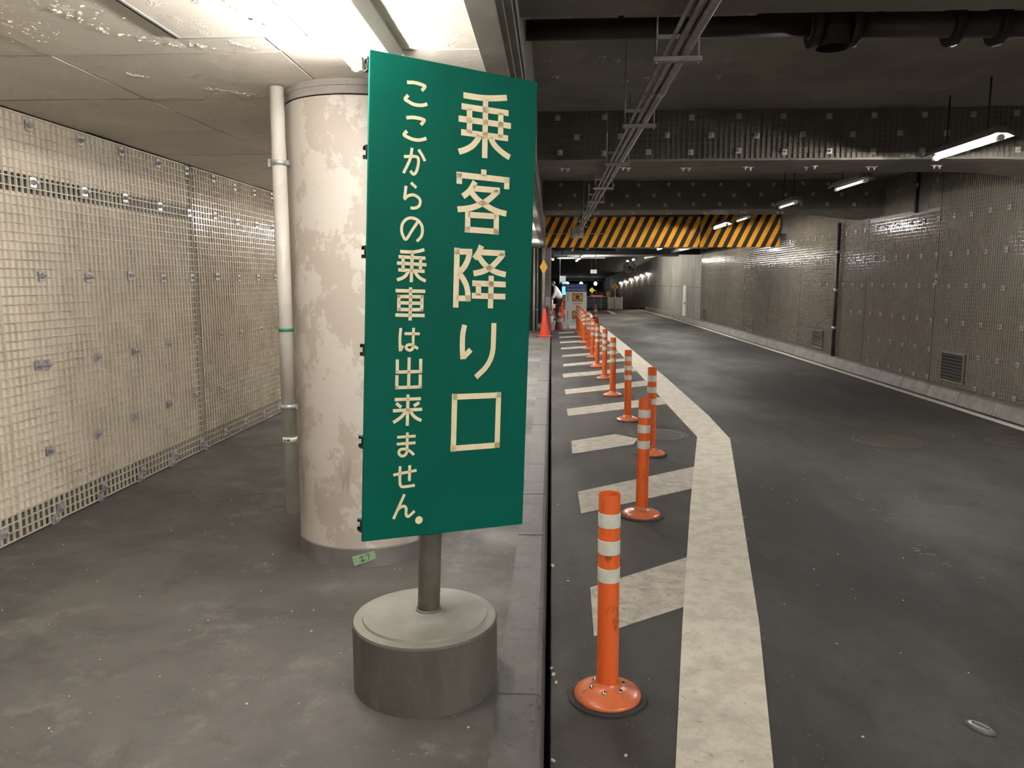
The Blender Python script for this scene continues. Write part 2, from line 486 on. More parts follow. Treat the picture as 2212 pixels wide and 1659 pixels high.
GLYPHS = [
('large',[([(0.0203,0.7066),(0.0603,0.7073),(0.1019,0.7096),(0.1419,0.7154),(0.1844,0.7239)],'c',0.0196),([(0.1034,0.7094),(0.1061,0.5099)],'l',0.0196),([(0.0145,0.67),(0.1925,0.6727)],'l',0.0196),([(0.0051,0.6283),(0.2032,0.6309)],'l',0.0196),([(0.0156,0.5848),(0.1937,0.5876)],'l',0.0196),([(0.0443,0.6671),(0.046,0.5843)],'l',0.0196),([(0.1629,0.6697),(0.1647,0.5851)],'l',0.0196),([(0.0851,0.583),(0.0761,0.5667),(0.0579,0.545),(0.0339,0.5294),(0.0087,0.5192)],'c',0.0196),([(0.1262,0.5817),(0.1394,0.5614),(0.1615,0.5439),(0.1815,0.5326),(0.2029,0.5238)],'c',0.0196)]),
('large',[([(0.1043,0.471),(0.1046,0.4485)],'l',0.0196),([(0.0024,0.4427),(0.2047,0.4453)],'l',0.0196),([(0.0131,0.4487),(0.0134,0.4131)],'l',0.0196),([(0.1939,0.4502),(0.1944,0.4136)],'l',0.0196),([(0.0725,0.4266),(0.0609,0.4054),(0.0472,0.3881),(0.0282,0.3726)],'c',0.0196),([(0.0664,0.4036),(0.168,0.406)],'l',0.0196),([(0.1619,0.4046),(0.1307,0.3755),(0.1022,0.3558),(0.0665,0.3396),(0.0383,0.3322),(0.0097,0.3276)],'c',0.0196),([(0.0596,0.3893),(0.0818,0.3691),(0.1058,0.3553),(0.1355,0.3419),(0.1653,0.3332),(0.1964,0.3291)],'c',0.0196),([(0.0483,0.3242),(0.0491,0.2537)],'l',0.0196),([(0.0486,0.3131),(0.1585,0.3163)],'l',0.0196),([(0.1577,0.3243),(0.1584,0.254)],'l',0.0196),([(0.0385,0.2625),(0.1687,0.2646)],'l',0.0196)]),
('large',[([(0.0118,0.1982),(0.0121,-0.0051)],'l',0.0196),([(0.0033,0.1853),(0.0691,0.1879)],'l',0.0196),([(0.0582,0.1905),(0.0569,0.1737),(0.0495,0.1518),(0.0399,0.1345),(0.022,0.1152)],'c',0.0196),([(0.0221,0.1122),(0.0377,0.0931),(0.0484,0.0753),(0.054,0.0587),(0.0568,0.0419),(0.0582,0.0173)],'c',0.0196),([(0.0145,0.0267),(0.0682,0.0285)],'l',0.0196),([(0.1034,0.2116),(0.0975,0.1954),(0.0894,0.1811),(0.0776,0.1657)],'c',0.0196),([(0.0994,0.1889),(0.1952,0.1912)],'l',0.0196),([(0.1909,0.1901),(0.1696,0.1653),(0.1493,0.1454),(0.1289,0.1319),(0.105,0.1213),(0.0761,0.1143)],'c',0.0196),([(0.0948,0.1729),(0.1144,0.1511),(0.1356,0.1368),(0.1623,0.1244),(0.2015,0.1167)],'c',0.0196),([(0.1449,0.1102),(0.1453,-0.0037)],'l',0.0196),([(0.0724,0.0807),(0.2027,0.0823)],'l',0.0196),([(0.072,0.0378),(0.2028,0.0395)],'l',0.0196),([(0.0963,0.0806),(0.0973,0.0389)],'l',0.0196)]),
('large',[([(0.0474,-0.0641),(0.042,-0.093),(0.0408,-0.125),(0.0417,-0.1539),(0.0447,-0.1834)],'c',0.0186),([(0.0462,-0.177),(0.0736,-0.1504)],'l',0.0186),([(0.161,-0.0551),(0.1613,-0.117),(0.1603,-0.1497),(0.1519,-0.1825),(0.1312,-0.2152),(0.0962,-0.247)],'c',0.0186)]),
('large',[([(0.017,-0.3042),(0.0171,-0.5079)],'l',0.0196),([(0.1886,-0.3015),(0.1886,-0.5038)],'l',0.0196),([(0.0083,-0.3154),(0.1986,-0.3121)],'l',0.0196),([(0.0064,-0.4973),(0.1986,-0.4936)],'l',0.0196)]),
('small',[([(-0.1795,0.7156),(-0.1574,0.7187),(-0.1373,0.7177),(-0.1216,0.7146),(-0.1184,0.7111),(-0.1287,0.6978)],'c',0.0108),([(-0.1748,0.6759),(-0.1849,0.6624),(-0.1728,0.6558),(-0.1558,0.6499),(-0.1356,0.6498),(-0.1201,0.6531),(-0.1085,0.6581)],'c',0.0108)]),
('small',[([(-0.1802,0.6037),(-0.158,0.608),(-0.1378,0.6084),(-0.1222,0.6064),(-0.1186,0.6029),(-0.1292,0.5881)],'c',0.0108),([(-0.177,0.5622),(-0.1862,0.5489),(-0.1719,0.5423),(-0.1564,0.5384),(-0.1393,0.5381),(-0.1237,0.5415),(-0.109,0.5478)],'c',0.0108)]),
('small',[([(-0.1853,0.4796),(-0.1594,0.483),(-0.1439,0.4843),(-0.1358,0.479),(-0.1354,0.4594),(-0.1406,0.4381),(-0.1481,0.4279),(-0.1549,0.4282),(-0.1624,0.4366)],'c',0.0094),([(-0.1578,0.5104),(-0.1648,0.4724),(-0.1859,0.4267)],'c',0.0094),([(-0.1358,0.508),(-0.1237,0.4929),(-0.112,0.4737)],'c',0.0094)]),
('small',[([(-0.1597,0.3982),(-0.1404,0.3839)],'l',0.0094),([(-0.1762,0.3864),(-0.1809,0.3435)],'l',0.0094),([(-0.1817,0.342),(-0.1699,0.3539),(-0.1522,0.3598),(-0.1363,0.3552),(-0.1259,0.3436),(-0.1289,0.3266),(-0.1423,0.3179),(-0.1597,0.3164)],'c',0.0094)]),
('small',[([(-0.1312,0.276),(-0.1519,0.2448),(-0.1729,0.2134),(-0.1851,0.2275),(-0.1888,0.244),(-0.1858,0.263),(-0.1728,0.2786),(-0.155,0.2844),(-0.1346,0.2799),(-0.1195,0.2642),(-0.1156,0.2455),(-0.1197,0.2262),(-0.1348,0.2092)],'c',0.0094)]),
('small',[([(-0.192,0.172),(-0.1653,0.1722),(-0.1453,0.1736),(-0.1253,0.178),(-0.1077,0.1839)],'c',0.0108),([(-0.1499,0.1733),(-0.1514,0.0737)],'l',0.0108),([(-0.1974,0.1549),(-0.1031,0.1556)],'l',0.0108),([(-0.2024,0.1339),(-0.0988,0.1341)],'l',0.0108),([(-0.1975,0.1119),(-0.1048,0.1119)],'l',0.0108),([(-0.1815,0.1556),(-0.181,0.1121)],'l',0.0108),([(-0.12,0.1548),(-0.12,0.1116)],'l',0.0108),([(-0.1622,0.1092),(-0.1703,0.0955),(-0.1833,0.0855),(-0.2013,0.0786)],'c',0.0108),([(-0.1396,0.1096),(-0.1301,0.096),(-0.1181,0.0871),(-0.1,0.0794)],'c',0.0108)]),
('small',[([(-0.2055,0.0431),(-0.101,0.0452)],'l',0.0113),([(-0.153,0.0563),(-0.1526,-0.0541)],'l',0.0113),([(-0.1934,0.0295),(-0.1929,-0.0237)],'l',0.0113),([(-0.112,0.0321),(-0.1118,-0.0227)],'l',0.0113),([(-0.1993,0.0241),(-0.1059,0.0267)],'l',0.0113),([(-0.1932,0.0037),(-0.1119,0.0047)],'l',0.0113),([(-0.1985,-0.0185),(-0.1063,-0.0167)],'l',0.0113),([(-0.2047,-0.0371),(-0.1012,-0.0361)],'l',0.0113)]),
('small',[([(-0.1846,-0.0798),(-0.1867,-0.1026),(-0.1872,-0.125),(-0.1853,-0.1574)],'c',0.0094),([(-0.1844,-0.1562),(-0.1758,-0.1383)],'l',0.0094),([(-0.1713,-0.0983),(-0.1173,-0.0981)],'l',0.0094),([(-0.1397,-0.0782),(-0.1405,-0.1086),(-0.1404,-0.1356),(-0.1413,-0.147),(-0.1483,-0.1532),(-0.1566,-0.1529),(-0.1639,-0.1472),(-0.1636,-0.1399),(-0.1558,-0.1353),(-0.1427,-0.1367),(-0.1221,-0.1483)],'c',0.0094)]),
('small',[([(-0.1532,-0.1781),(-0.1531,-0.2795)],'l',0.0108),([(-0.1946,-0.1848),(-0.1942,-0.2321)],'l',0.0108),([(-0.1996,-0.2274),(-0.1055,-0.2254)],'l',0.0108),([(-0.1119,-0.183),(-0.1112,-0.2309)],'l',0.0108),([(-0.195,-0.2376),(-0.1949,-0.2856)],'l',0.0108),([(-0.2005,-0.2799),(-0.1057,-0.2778)],'l',0.0108),([(-0.1121,-0.2358),(-0.1115,-0.283)],'l',0.0108)]),
('small',[([(-0.1545,-0.3033),(-0.1551,-0.4102)],'l',0.0108),([(-0.2015,-0.32),(-0.108,-0.3185)],'l',0.0108),([(-0.2067,-0.3576),(-0.1027,-0.355)],'l',0.0108),([(-0.1954,-0.3324),(-0.1781,-0.3464)],'l',0.0108),([(-0.1137,-0.3317),(-0.1328,-0.3431)],'l',0.0108),([(-0.1617,-0.3601),(-0.1733,-0.3757),(-0.1873,-0.3866),(-0.2047,-0.3974)],'c',0.0108),([(-0.1474,-0.3571),(-0.135,-0.3747),(-0.1202,-0.3866),(-0.1043,-0.3936)],'c',0.0108)]),
('small',[([(-0.1904,-0.4481),(-0.1237,-0.4467)],'l',0.0094),([(-0.191,-0.4715),(-0.124,-0.4697)],'l',0.0094),([(-0.1539,-0.433),(-0.1541,-0.4679),(-0.154,-0.4944),(-0.1564,-0.5053),(-0.1644,-0.5125),(-0.1747,-0.512),(-0.1824,-0.5039),(-0.1808,-0.4929),(-0.1706,-0.4891),(-0.1568,-0.4909),(-0.1428,-0.4983),(-0.1286,-0.5113)],'c',0.0094)]),
('small',[([(-0.2012,-0.5765),(-0.1181,-0.5658)],'l',0.0094),([(-0.1776,-0.5478),(-0.1776,-0.5814),(-0.1769,-0.6059),(-0.1729,-0.6168),(-0.1644,-0.6197),(-0.1448,-0.619),(-0.1234,-0.6176)],'c',0.0094),([(-0.1433,-0.5465),(-0.1433,-0.6012)],'l',0.0094)]),
('small',[([(-0.1597,-0.6461),(-0.1977,-0.7286)],'l',0.0094),([(-0.1846,-0.6997),(-0.1733,-0.6907),(-0.1607,-0.6873),(-0.1528,-0.6959),(-0.1529,-0.715),(-0.1483,-0.7239),(-0.1401,-0.7225),(-0.1218,-0.7077)],'c',0.0094)]),
('small',[([(-0.1053,-0.7414),(-0.0916,-0.7427)],'d',0.0094)])]

# ================================================================== SETTING
XL, XR = -3.0, 5.35          # faces of the two side walls
ZW = .12                     # walkway level (road = 0)
ZC, ZB, ZS = 2.52, 2.73, 3.19  # walkway ceiling, beam soffit, road slab

# ---- road
def strip(mb, x0, x1, ys, zf, xf=None):
    """ribbon of quads along y with height function"""
    o = len(mb.v)
    for y in ys:
        mb.v += [(x0, y, zf(y)), (x1 if xf is None else xf(y), y, zf(y))]
    for i in range(len(ys) - 1):
        a = o + 2 * i
        mb.f.append((a, a + 1, a + 3, a + 2)); mb.sm.append(False)
def road_z(y):
    return 0 if y < 42 else -.045 * (y - 42)
def wall_x(y):
    return XR if y < 28 else XR - .0016 * (y - 28) ** 2
mb = MB(); strip(mb, .007, 5.6, [-10, 10, 20, 30, 36, 42, 48, 54, 60, 66], road_z)
strip(mb, -8.0, .007, [23.9, 42, 54, 66], road_z)
mb.add([(-.4, -10, -.06), (.2, -10, -.06), (.2, 24, -.06), (-.4, 24, -.06)], [(0, 1, 2, 3)])
road = mb.build('road', 'asphalt')
tag(road, 'grey asphalt road running down the tunnel beside the walkway', 'road', kind='structure')
MB().box(-.013, .007, -8, 24, -.055, -.03).build('gutter_gap', 'gap', road)

T = .004
def mark(name, poly, z=T):
    return MB().prism(poly, -.004, z).build(name, 'paint_dirty' if name == 'hatch_stripe' else 'paint', road)
Lp = [(.09, .6), (.417, 2.344), (.643, 3.559), (.788, 4.283), (1.226, 6.451), (1.492, 7.76), (1.49, 10), (1.50, 20), (1.50, 27)]
Rp = [(1.72, 27), (1.84, 20), (1.875, 15.6), (1.885, 12.6), (1.86, 9.6), (1.80, 7.66), (1.354, 5.369), (.971, 3.425), (.736, 2.361), (.36, .6)]
n = len(Lp)
mb = MB()
Rr = Rp[::-1]
pairs = [((.09, .6), (.36, .6)), ((.417, 2.35), (.736, 2.361)), ((.62, 3.43), (.971, 3.425)), ((1.0, 5.37), (1.354, 5.369)), ((1.492, 7.76), (1.80, 7.66)), ((1.49, 9.2), (1.855, 9.0)), ((1.50, 12.6), (1.88, 12.6)), ((1.51, 20), (1.84, 20)), ((1.52, 27), (1.76, 27))]
for i in range(len(pairs) - 1):
    (a, b), (c, d) = pairs[i], pairs[i + 1]
    mb.prism([a, b, d, c], -.004, T)
mb.build('edge_line', 'paint', road)
HS = [[(.212, 3.818), (.80, 4.296), (.665, 3.613), (.201, 3.269)],
      [(.209, 5.636), (1.238, 6.485), (1.10, 5.785), (.213, 5.092)],
      [(.208, 7.481), (.675, 7.851), (.879, 7.627), (.805, 7.36), (.201, 6.909)],
      [(.20, 9.381), (1.49, 10.43), (1.49, 9.84), (.206, 8.892)],
      [(.206, 11.08), (1.50, 12.18), (1.50, 11.6), (.211, 10.623)],
      [(.20, 12.97), (1.505, 13.99), (1.505, 13.44), (.207, 12.471)],
      [(.236, 14.53), (1.508, 15.68), (1.508, 15.15), (.23, 14.1)],
      [(.24, 16.3), (1.51, 17.35), (1.51, 16.8), (.24, 15.85)],
      [(.238, 18.09), (1.51, 19.1), (1.51, 18.6), (.232, 17.6)],
      [(.235, 19.85), (1.512, 20.8), (1.512, 20.3), (.23, 19.35)],
      [(.235, 21.65), (1.514, 22.6), (1.514, 22.1), (.23, 21.15)],
      [(.235, 23.4), (1.516, 24.4), (1.516, 23.9), (.23, 22.9)]]
for h in HS:
    mark('hatch_stripe', h[::-1], T - .001)
mb = MB()
strip(mb, 4.98, 5.09, [-8, 10, 20, 28, 32, 36, 40, 42], lambda y: road_z(y) + T)
lw = mb.build('side_line', 'paint', road)
for i, v in enumerate(lw.data.vertices):
    v.co.x += wall_x(v.co.y) - XR
MB().prism([(2.90, 40.4), (3.2, 39.8), (2.62, 39.8)], -.004, T).prism([(2.86, 39.8), (3.0, 39.8), (3.1, 36.6), (2.9, 36.6)], -.004, T).build('lane_arrow', 'paint', road)
mark('stop_line', [(.9, 39.4), (2.2, 39.7), (2.2, 40.3), (.9, 40.0)])
mark('stop_line', [(1.55, 33.0), (1.8, 33.0), (1.95, 39.2), (1.75, 39.2)])

# scraps of an old worn line out on the lane
mb = MB(); rq = random.Random(11)
for (x, y), n in (((2.18, 8.81), 3), ((2.29, 8.61), 4), ((2.50, 8.14), 2), ((2.42, 7.34), 3), ((2.30, 5.65), 3), ((2.28, 5.47), 3), ((2.29, 5.3), 3), ((2.31, 5.1), 4), ((2.17, 4.47), 4), ((2.21, 4.43), 3), ((2.23, 4.28), 2), ((2.30, 4.05), 2)):
    for k in range(n):
        cx_, cy_ = x + rq.gauss(0, .03), y + rq.gauss(0, .06)
        r = rq.uniform(.004, .014); an = rq.uniform(-.4, .9)
        q = []
        for a in range(7):
            u, v = 2.4 * r * rq.uniform(.4, 1.2) * math.cos(a * 2 * PI / 7), r * rq.uniform(.4, 1.2) * math.sin(a * 2 * PI / 7)
            q.append((cx_ + u * math.cos(an) - v * math.sin(an), cy_ + u * math.sin(an) + v * math.cos(an)))
        mb.prism(q, -.002, .002)
mb.build('paint_scrap', 'scrap', road)['kind'] = 'stuff'

# manhole covers set in the road
def manhole(name, x, y, r, label):
    t = thing(name, label, 'manhole cover', (x, y, 0))
    MB().lathe([(r + .03, 0), (r + .03, .002), (r + .008, .003), (r + .008, -.002)], 40).build('rim', 'iron', t)
    m = MB().lathe([(r, -.002), (r, .003), (0, .003)], 40)
    for i in range(-4, 5):
        hw = math.sqrt(max(0, (r * .86) ** 2 - (i * r * .2) ** 2))
        m.box(-hw, hw, i * r * .2 - .012, i * r * .2 + .012, .003, .005)
    m.build('cover', 'iron', t)
manhole('manhole_cover', 3.34, 7.62, .31, 'dark round manhole cover in the middle of the open road lane')
manhole('manhole_cover', 4.62, 7.62, .30, 'dark round manhole cover nearest the right side line')
manhole('manhole_cover', 1.10, 7.86, .29, 'dark round manhole cover inside the hatched area behind the third post')
t = thing('road_stud', 'small pale oval road stud on the bare asphalt at lower right', 'road stud', (1.534, 2.625, 0), (0, 0, -.95))
MB().lathe([(.045, 0), (.044, .006), (.036, .010), (.0, .013)], 24).build('body', 'stud', t).scale = (1.15, .62, 1)
MB().box(-.028, .028, -.003, .003, .011, .016).build('ridge', 'stud', t)

# loose grit along the gutter and on the road
mb = MB(); rg = random.Random(3)
spots = [(.02, 4.1), (.018, 4.12), (.012, 2.97), (.02, 2.92), (.03, 2.86), (.016, 2.36), (.10, 3.9), (.26, 2.4), (.055, 5.3)]
for i in range(150):
    spots.append((rg.uniform(.02, 4.8), rg.uniform(1.8, 8)))
for i in range(90):
    spots.append((-rg.uniform(.25, 2.8), rg.uniform(1.9, 5)))
spots = [q for q in spots if all(math.hypot(q[0] - a, q[1] - b) > c for a, b, c in ((3.34, 7.62, .4), (4.62, 7.62, .4), (1.1, 7.86, .4), (-.452, 2.65, .3), (-1, 4.12, .45)))]
for i, (x, y) in enumerate(spots):
    z = 0 if x > 0 else ZW
    s = (rg.uniform(.005, .009) if i < 9 else rg.uniform(.0015, .0042))
    a = rg.uniform(0, PI)
    mb.obox((x, y, z + s * .4), (s * math.cos(a), s * math.sin(a), 0), (-s * .6 * math.sin(a), s * .6 * math.cos(a), s * .15), (0, 0, s * .45))
tag(mb.build('grit', 'pebble'), 'pale crumbs of grit scattered along the gutter and pavement', 'grit', kind='stuff')

# ---- walkway and kerb
mb = MB(); mb.box(-3.2, -.182, -8, 42, -.2, ZW)
side = mb.build('sidewalk', 'walk')
tag(side, 'grey concrete walkway between the grated wall and the kerb', 'walkway', kind='structure')
kerb = thing('kerb', 'row of smooth grey kerb stones edging the walkway', 'kerb', kind='structure')
kj = [-2.0, .2, 1.4, 2.559, 3.718, 4.287, 4.868, 5.142, 5.434, 6.0, 6.56]
while kj[-1] < 23.4: kj.append(kj[-1] + .575)
def kerb_stone(y0, y1):
    g = .003
    pr = [(-.182, -.1), (-.182, ZW), (-.045, ZW + .001), (-.034, ZW - .002), (-.027, ZW - .008), (-.023, ZW - .018), (-.014, -.02), (-.014, -.1)]
    n = len(pr)
    vs = [(x, y0 + g, z) for x, z in pr] + [(x, y1 - g, z) for x, z in pr]
    fs = [tuple(range(n)), tuple(range(2 * n - 1, n - 1, -1))] + [(i, i + n, (i + 1) % n + n, (i + 1) % n) for i in range(n)]
    m = MB().add(vs, fs)
    return m.build('kerb_stone', 'kerb', kerb, (0, 0, rg.uniform(-.0015, .0015)))
for a, b in zip(kj[:-1], kj[1:]): kerb_stone(a, b)

# ---- gratings and anchors
def grating(name, parent, mat, o, eu, ev, en, lu, lv, pitch=.05, bw=.0055, d=.013, bh=None, dv=1.0):
    """moulded grating: bars along u and v, depth d along n"""
    o, eu, ev, en = map(Vector, (o, eu, ev, en))
    m = MB()
    nv = int(lu / pitch + .5); nh = int(lv / pitch + .5)
    for i in range(nv + 1):
        c = o + eu * (lu * i / nv) + ev * (lv / 2) + en * (d / 2)
        m.obox(c + en * (d * dv - d) / 2, eu * bw / 2, ev * lv / 2, en * d * dv / 2)
    for i in range(nh + 1):
        c = o + eu * (lu / 2) + ev * (lv * i / nh) + en * (d / 2 - .0006)
        m.obox(c, eu * lu / 2, ev * (bh or bw) / 2, en * (d / 2 - .0006))
    return m.build(name, mat, parent)
def anchor_mesh(s=.029):
    """square washer plate, hex nut and bolt end, standing on local +z"""
    m = MB().box(-s, s, -s, s, 0, .004)
    m.lathe([(.0145, .004), (.0145, .015), (.011, .0165), (0, .0165)], 6, smooth=False)
    m.lathe([(.0075, .0165), (.0075, .031), (.005, .034), (0, .034)], 10)
    return m
ANCH = anchor_mesh().mesh('anchor_bolt', 'galv'); ANCH_B = anchor_mesh(.026).mesh('anchor_bolt', 'galv_light'); ANCH_R = anchor_mesh().mesh('anchor_bolt', 'galv_dull')
ROT_L = (0, PI / 2, 0); ROT_R = (0, -PI / 2, 0); ROT_F = (PI / 2, 0, 0); ROT_D = (PI, 0, 0)
def anchor(parent, loc, rot):
    return link('anchor_bolt', ANCH if rot == ROT_L else (ANCH_R if rot == ROT_R else ANCH_B), parent, loc, rot)

# ---- left wall: concrete, coated boards, grating, anchors
mb = MB().box(XL - .35, XL - .03, -8, 24, -.2, 3.2)
wl = mb.build('wall_left', 'conc_dark')
tag(wl, 'left wall of beige boards behind pale resin grating', 'wall', kind='structure')
ys = [-6.5, -4.1, -1.7, .7, 2.3, 4.055, 6.305, 6.435, 7.15, 9.55, 11.95, 14.35, 16.75, 19.15, 21.55, 23.9]
for a, b in zip(ys[:-1], ys[1:]):
    if abs(a - 6.305) < .001: continue
    g = .006
    if b < 6.4:
        MB().box(XL - .025, XL, a + g, b - (0 if abs(b - 6.305) < .001 else g), .27, 2.072).build('wall_board', 'board', wl)
        MB().box(XL - .025, XL + .001, a + g, b - (0 if abs(b - 6.305) < .001 else g), 2.175, 2.515).build('wall_board', 'board', wl)
    else:
        MB().box(XL - .025, XL, a + g, b - g, .27, 2.515).build('wall_board', 'board', wl)
for a, b in zip(ys[3:-1], ys[4:]):
    if abs(a - 6.305) < .001: continue
    if abs(b - 6.305) < .001: b = 6.365
    if abs(a - 6.435) < .001: a = 6.385
    grating('grating_panel', wl, 'frp' if b < 6.4 else 'frp_g', (XL + .0015, a + .004, .135), (0, 1, 0), (0, 0, 1), (1, 0, 0), b - a - .008, 2.37)
rowz = [2.455, 2.138, 1.604, 1.083, .575, .205]
for zi, z in enumerate(rowz):
    y = 2.95
    k = 0
    while y < 15:
        if not (zi == 4 and abs(y - 3.43) < .05):
            zz = z + rg.uniform(-.012, .012) + (.035 if zi == 4 and y > 5.2 else 0)
            anchor(wl, (XL + .0145, y + rg.uniform(-.015, .015) - (.05 if zi == 4 else 0), zz), ROT_L)
        y += .482
anchor(wl, (XL + .0145, 4.315, 1.09), ROT_L)
for y in (4.35, 4.83, 5.32, 5.8, 6.4): anchor(wl, (XL + .012, y, .145), ROT_L)

# ---- walkway ceiling
ceil = thing('ceiling', 'low walkway ceiling of flaking cream panels', 'ceiling', kind='structure')
MB().box(-3.2, -.29, -8, 24, ZC + .045, ZC + .3).build('ceiling_backing', 'gap', ceil)
cx = [XL + .0, -2.12, -1.13, -.292]
cy = [-7, -5, -3.0, -1.2, .65, 1.55, 2.45, 3.30, 4.08, 4.96, 5.88, 6.83, 7.75, 8.65]
while cy[-1] < 22.5: cy.append(cy[-1] + .91)
for i in range(3):
    for j in range(len(cy) - 1):
        x0, x1, y0, y1 = cx[i] + .005, cx[i + 1] - .005, cy[j] + .016, cy[j + 1] - .010
        step = .003 if (y1 < 3.2 and i == 2) else .002
        za = ZC + step + rg.uniform(-.002, .002); zb_ = ZC + rg.uniform(-.002, .001)
        dz = rg.uniform(-.004, .004)
        vs = [(x0, y0, za + dz), (x1, y0, za), (x1, y1, zb_), (x0, y1, zb_ + dz)]
        vs = vs + [(a, b, c + .015) for a, b, c in vs]
        MB().add(vs, [(0, 3, 2, 1), (4, 5, 6, 7), (0, 1, 5, 4), (1, 2, 6, 5), (2, 3, 7, 6), (3, 0, 4, 7)]).build('ceiling_panel', 'ceil', ceil)
# ceiling hatch
t = thing('ceiling_hatch', 'square access hatch in the flaking ceiling left of the near lamp', 'hatch', (-1.205, 2.78, ZC))
hx, hy = .235, .275
MB().box(-hx - .036, hx + .024, -hy - .022, hy + .034, -.004, .004).build('groove', 'gap', t)
m = MB()
for a, b, c, d in ((-hx - .016, -hx - .003, -hy - .016, hy + .016), (hx + .003, hx + .016, -hy - .016, hy + .016), (-hx, hx, -hy - .016, -hy - .003), (-hx, hx, hy + .003, hy + .016)):
    m.box(a, b, c, d, -.011, -.002)
m.build('frame', 'lgrey', t)
MB().box(-hx, hx, -hy, hy, -.009, -.003).build('door_panel', 'ceil', t)
# flakes of paint
mb = MB()
def flakes(path, n, spread, s0=.003, s1=.009):
    for i in range(n):
        k = rg.uniform(0, len(path) - 1.001); a = int(k); f = k - a
        x = path[a][0] * (1 - f) + path[a + 1][0] * f + rg.gauss(0, spread)
        y = path[a][1] * (1 - f) + path[a + 1][1] * f + rg.gauss(0, spread)
        s = rg.uniform(s0, s1); an = rg.uniform(0, PI)
        u = Vector((math.cos(an), math.sin(an), rg.uniform(-.5, .5))) * s; v = Vector((-math.sin(an), math.cos(an), rg.uniform(-.5, .2))) * s * .6
        c = Vector((x, y, ZC + .0015 - s * .45))
        mb.obox(c, u, v, u.cross(v).normalized() * .0008)
flakes([(-1.75, 2.75), (-1.7, 3.0), (-1.55, 3.15), (-1.35, 3.22)], 90, .015)
flakes([(-2.1, 2.8), (-1.95, 2.95), (-2.0, 3.1)], 60, .05)
flakes([(-1.3, 3.15), (-1.2, 3.24)], 30, .012)
flakes([(-1.72, 3.85), (-1.6, 3.95), (-1.52, 4.02)], 40, .012)
flakes([(-1.95, 3.6), (-1.9, 3.66)], 20, .012)
flakes([(-1.65, 4.6), (-1.5, 4.64), (-1.42, 4.62)], 35, .01)
flakes([(-1.9, 2.3), (-1.6, 2.9)], 60, .06, .003, .008)
fl = mb.build('paint_flake', 'flake', ceil); fl['kind'] = 'stuff'
mb = MB()
flakes([(-1.10, 2.62), (-1.08, 2.85), (-1.04, 2.99), (-.99, 3.02)], 70, .008, .003, .008)
flakes([(-1.22, 2.6), (-1.17, 2.68)], 25, .012, .003, .008)
for i, v in enumerate(mb.v): mb.v[i] = (v[0] + 1.205, v[1] - 2.78, v[2] - ZC - .0095)
fl = mb.build('paint_flake', 'flake', t); fl['kind'] = 'stuff'

# ---- fascia girder at the edge of the walkway ceiling
fas = thing('trim_1', 'rendered fascia girder along the edge of the walkway ceiling', 'fascia', kind='structure')
MB().box(-.292, -.195, -8, 23.5, ZC - .035, ZC + .3).build('lower_flange', 'fascia', fas)
MB().box(-.197, -.172, -8, 23.5, ZC - .012, ZC + .3).build('drip_strip', 'fascia', fas)
MB().box(-.5, -.146, -8, 23.5, ZC + .012, 3.2).build('web', 'fascia', fas)

# ---- road slab and cross beams
mb = MB().box(-.5, 5.8, -8, 19.0, ZS, ZS + .3)
slab = mb.build('ceiling_slab', 'slab')
tag(slab, 'dark concrete slab over the road', 'ceiling', kind='structure')
for x in (.02, .32, .55, .78, .95, 1.25):
    for y in (4.55, 4.95, 5.4, 5.9, 6.5):
        if rg.random() < .75: anchor(slab, (x + rg.uniform(-.08, .08), y + rg.uniform(-.1, .1), ZS), ROT_D)

def cross_beam(y0, y1, name_label, gr=True, rows=(3.12, 2.95, 2.80), off=0):
    t = thing('cross_beam', name_label, 'beam', kind='structure')
    # soffit drops towards the right wall in a short haunch
    prof = [(-.146, ZB), (4.15, ZB), (4.45, ZB - .012), (4.75, ZB - .045), (5.05, ZB - .085), (5.36, ZB - .11)]
    n = len(prof)
    m = MB(); vs = []
    for y in (y0, y1):
        vs += [(x, y, z) for x, z in prof] + [(x, y, ZS + .02) for x, z in prof]
    fs = []
    for i in range(n - 1):
        fs.append((i, i + 1, n + i + 1, n + i))
        fs.append((2 * n + i + 1, 2 * n + i, 3 * n + i, 3 * n + i + 1))
    m.add(vs, fs).build('beam_web', 'beam', t)
    m = MB(); vs = []
    for x, z in prof: vs += [(x, y0 - .002, z - .012), (x, y1 + .002, z - .012), (x, y0 - .002, z), (x, y1 + .002, z)]
    fs = []
    for i in range(n - 1):
        a, b = 4 * i, 4 * i + 4
        fs += [(a, a + 1, b + 1, b), (a, b, b + 2, a + 2), (a + 1, a + 3, b + 3, b + 1)]
    m.add(vs, fs).build('soffit_lining', 'soffit', t)
    if gr:
        grating('grating_panel', t, 'frp_d', (-.14, y0 - .001, ZB + .005), (1, 0, 0), (0, 0, 1), (0, -1, 0), 5.48, ZS - ZB - .01, .05, .005, .010)
        for zi, z in enumerate(rows):
            x = .05 + (.2 if zi == 1 else 0) + off
            while x < 5.3:
                anchor(t, (x + rg.uniform(-.03, .03), y0 - .011, z + rg.uniform(-.01, .01)), ROT_F)
                x += .43
        x = .1
        while x < 4.1:
            for dx in (0, .06): anchor(t, (x + dx, (y0 + y1) / 2 + rg.uniform(-.05, .05), ZB - .012), ROT_D)
            x += .62
    return t
cross_beam(2.55, 3.54, 'cross beam nearest overhead with grated soffit above the dark pipe', rows=())
cross_beam(7.70, 8.60, 'middle concrete cross beam just behind the lit road lamp')
cross_beam(12.95, 13.92, 'far cross beam in front of the striped warning board', off=.1)
cross_beam(-2.7, -1.7, 'cross beam over the road behind the viewer', gr=False)
cross_beam(18.0, 18.9, 'cross beam directly behind the striped warning board', gr=False)

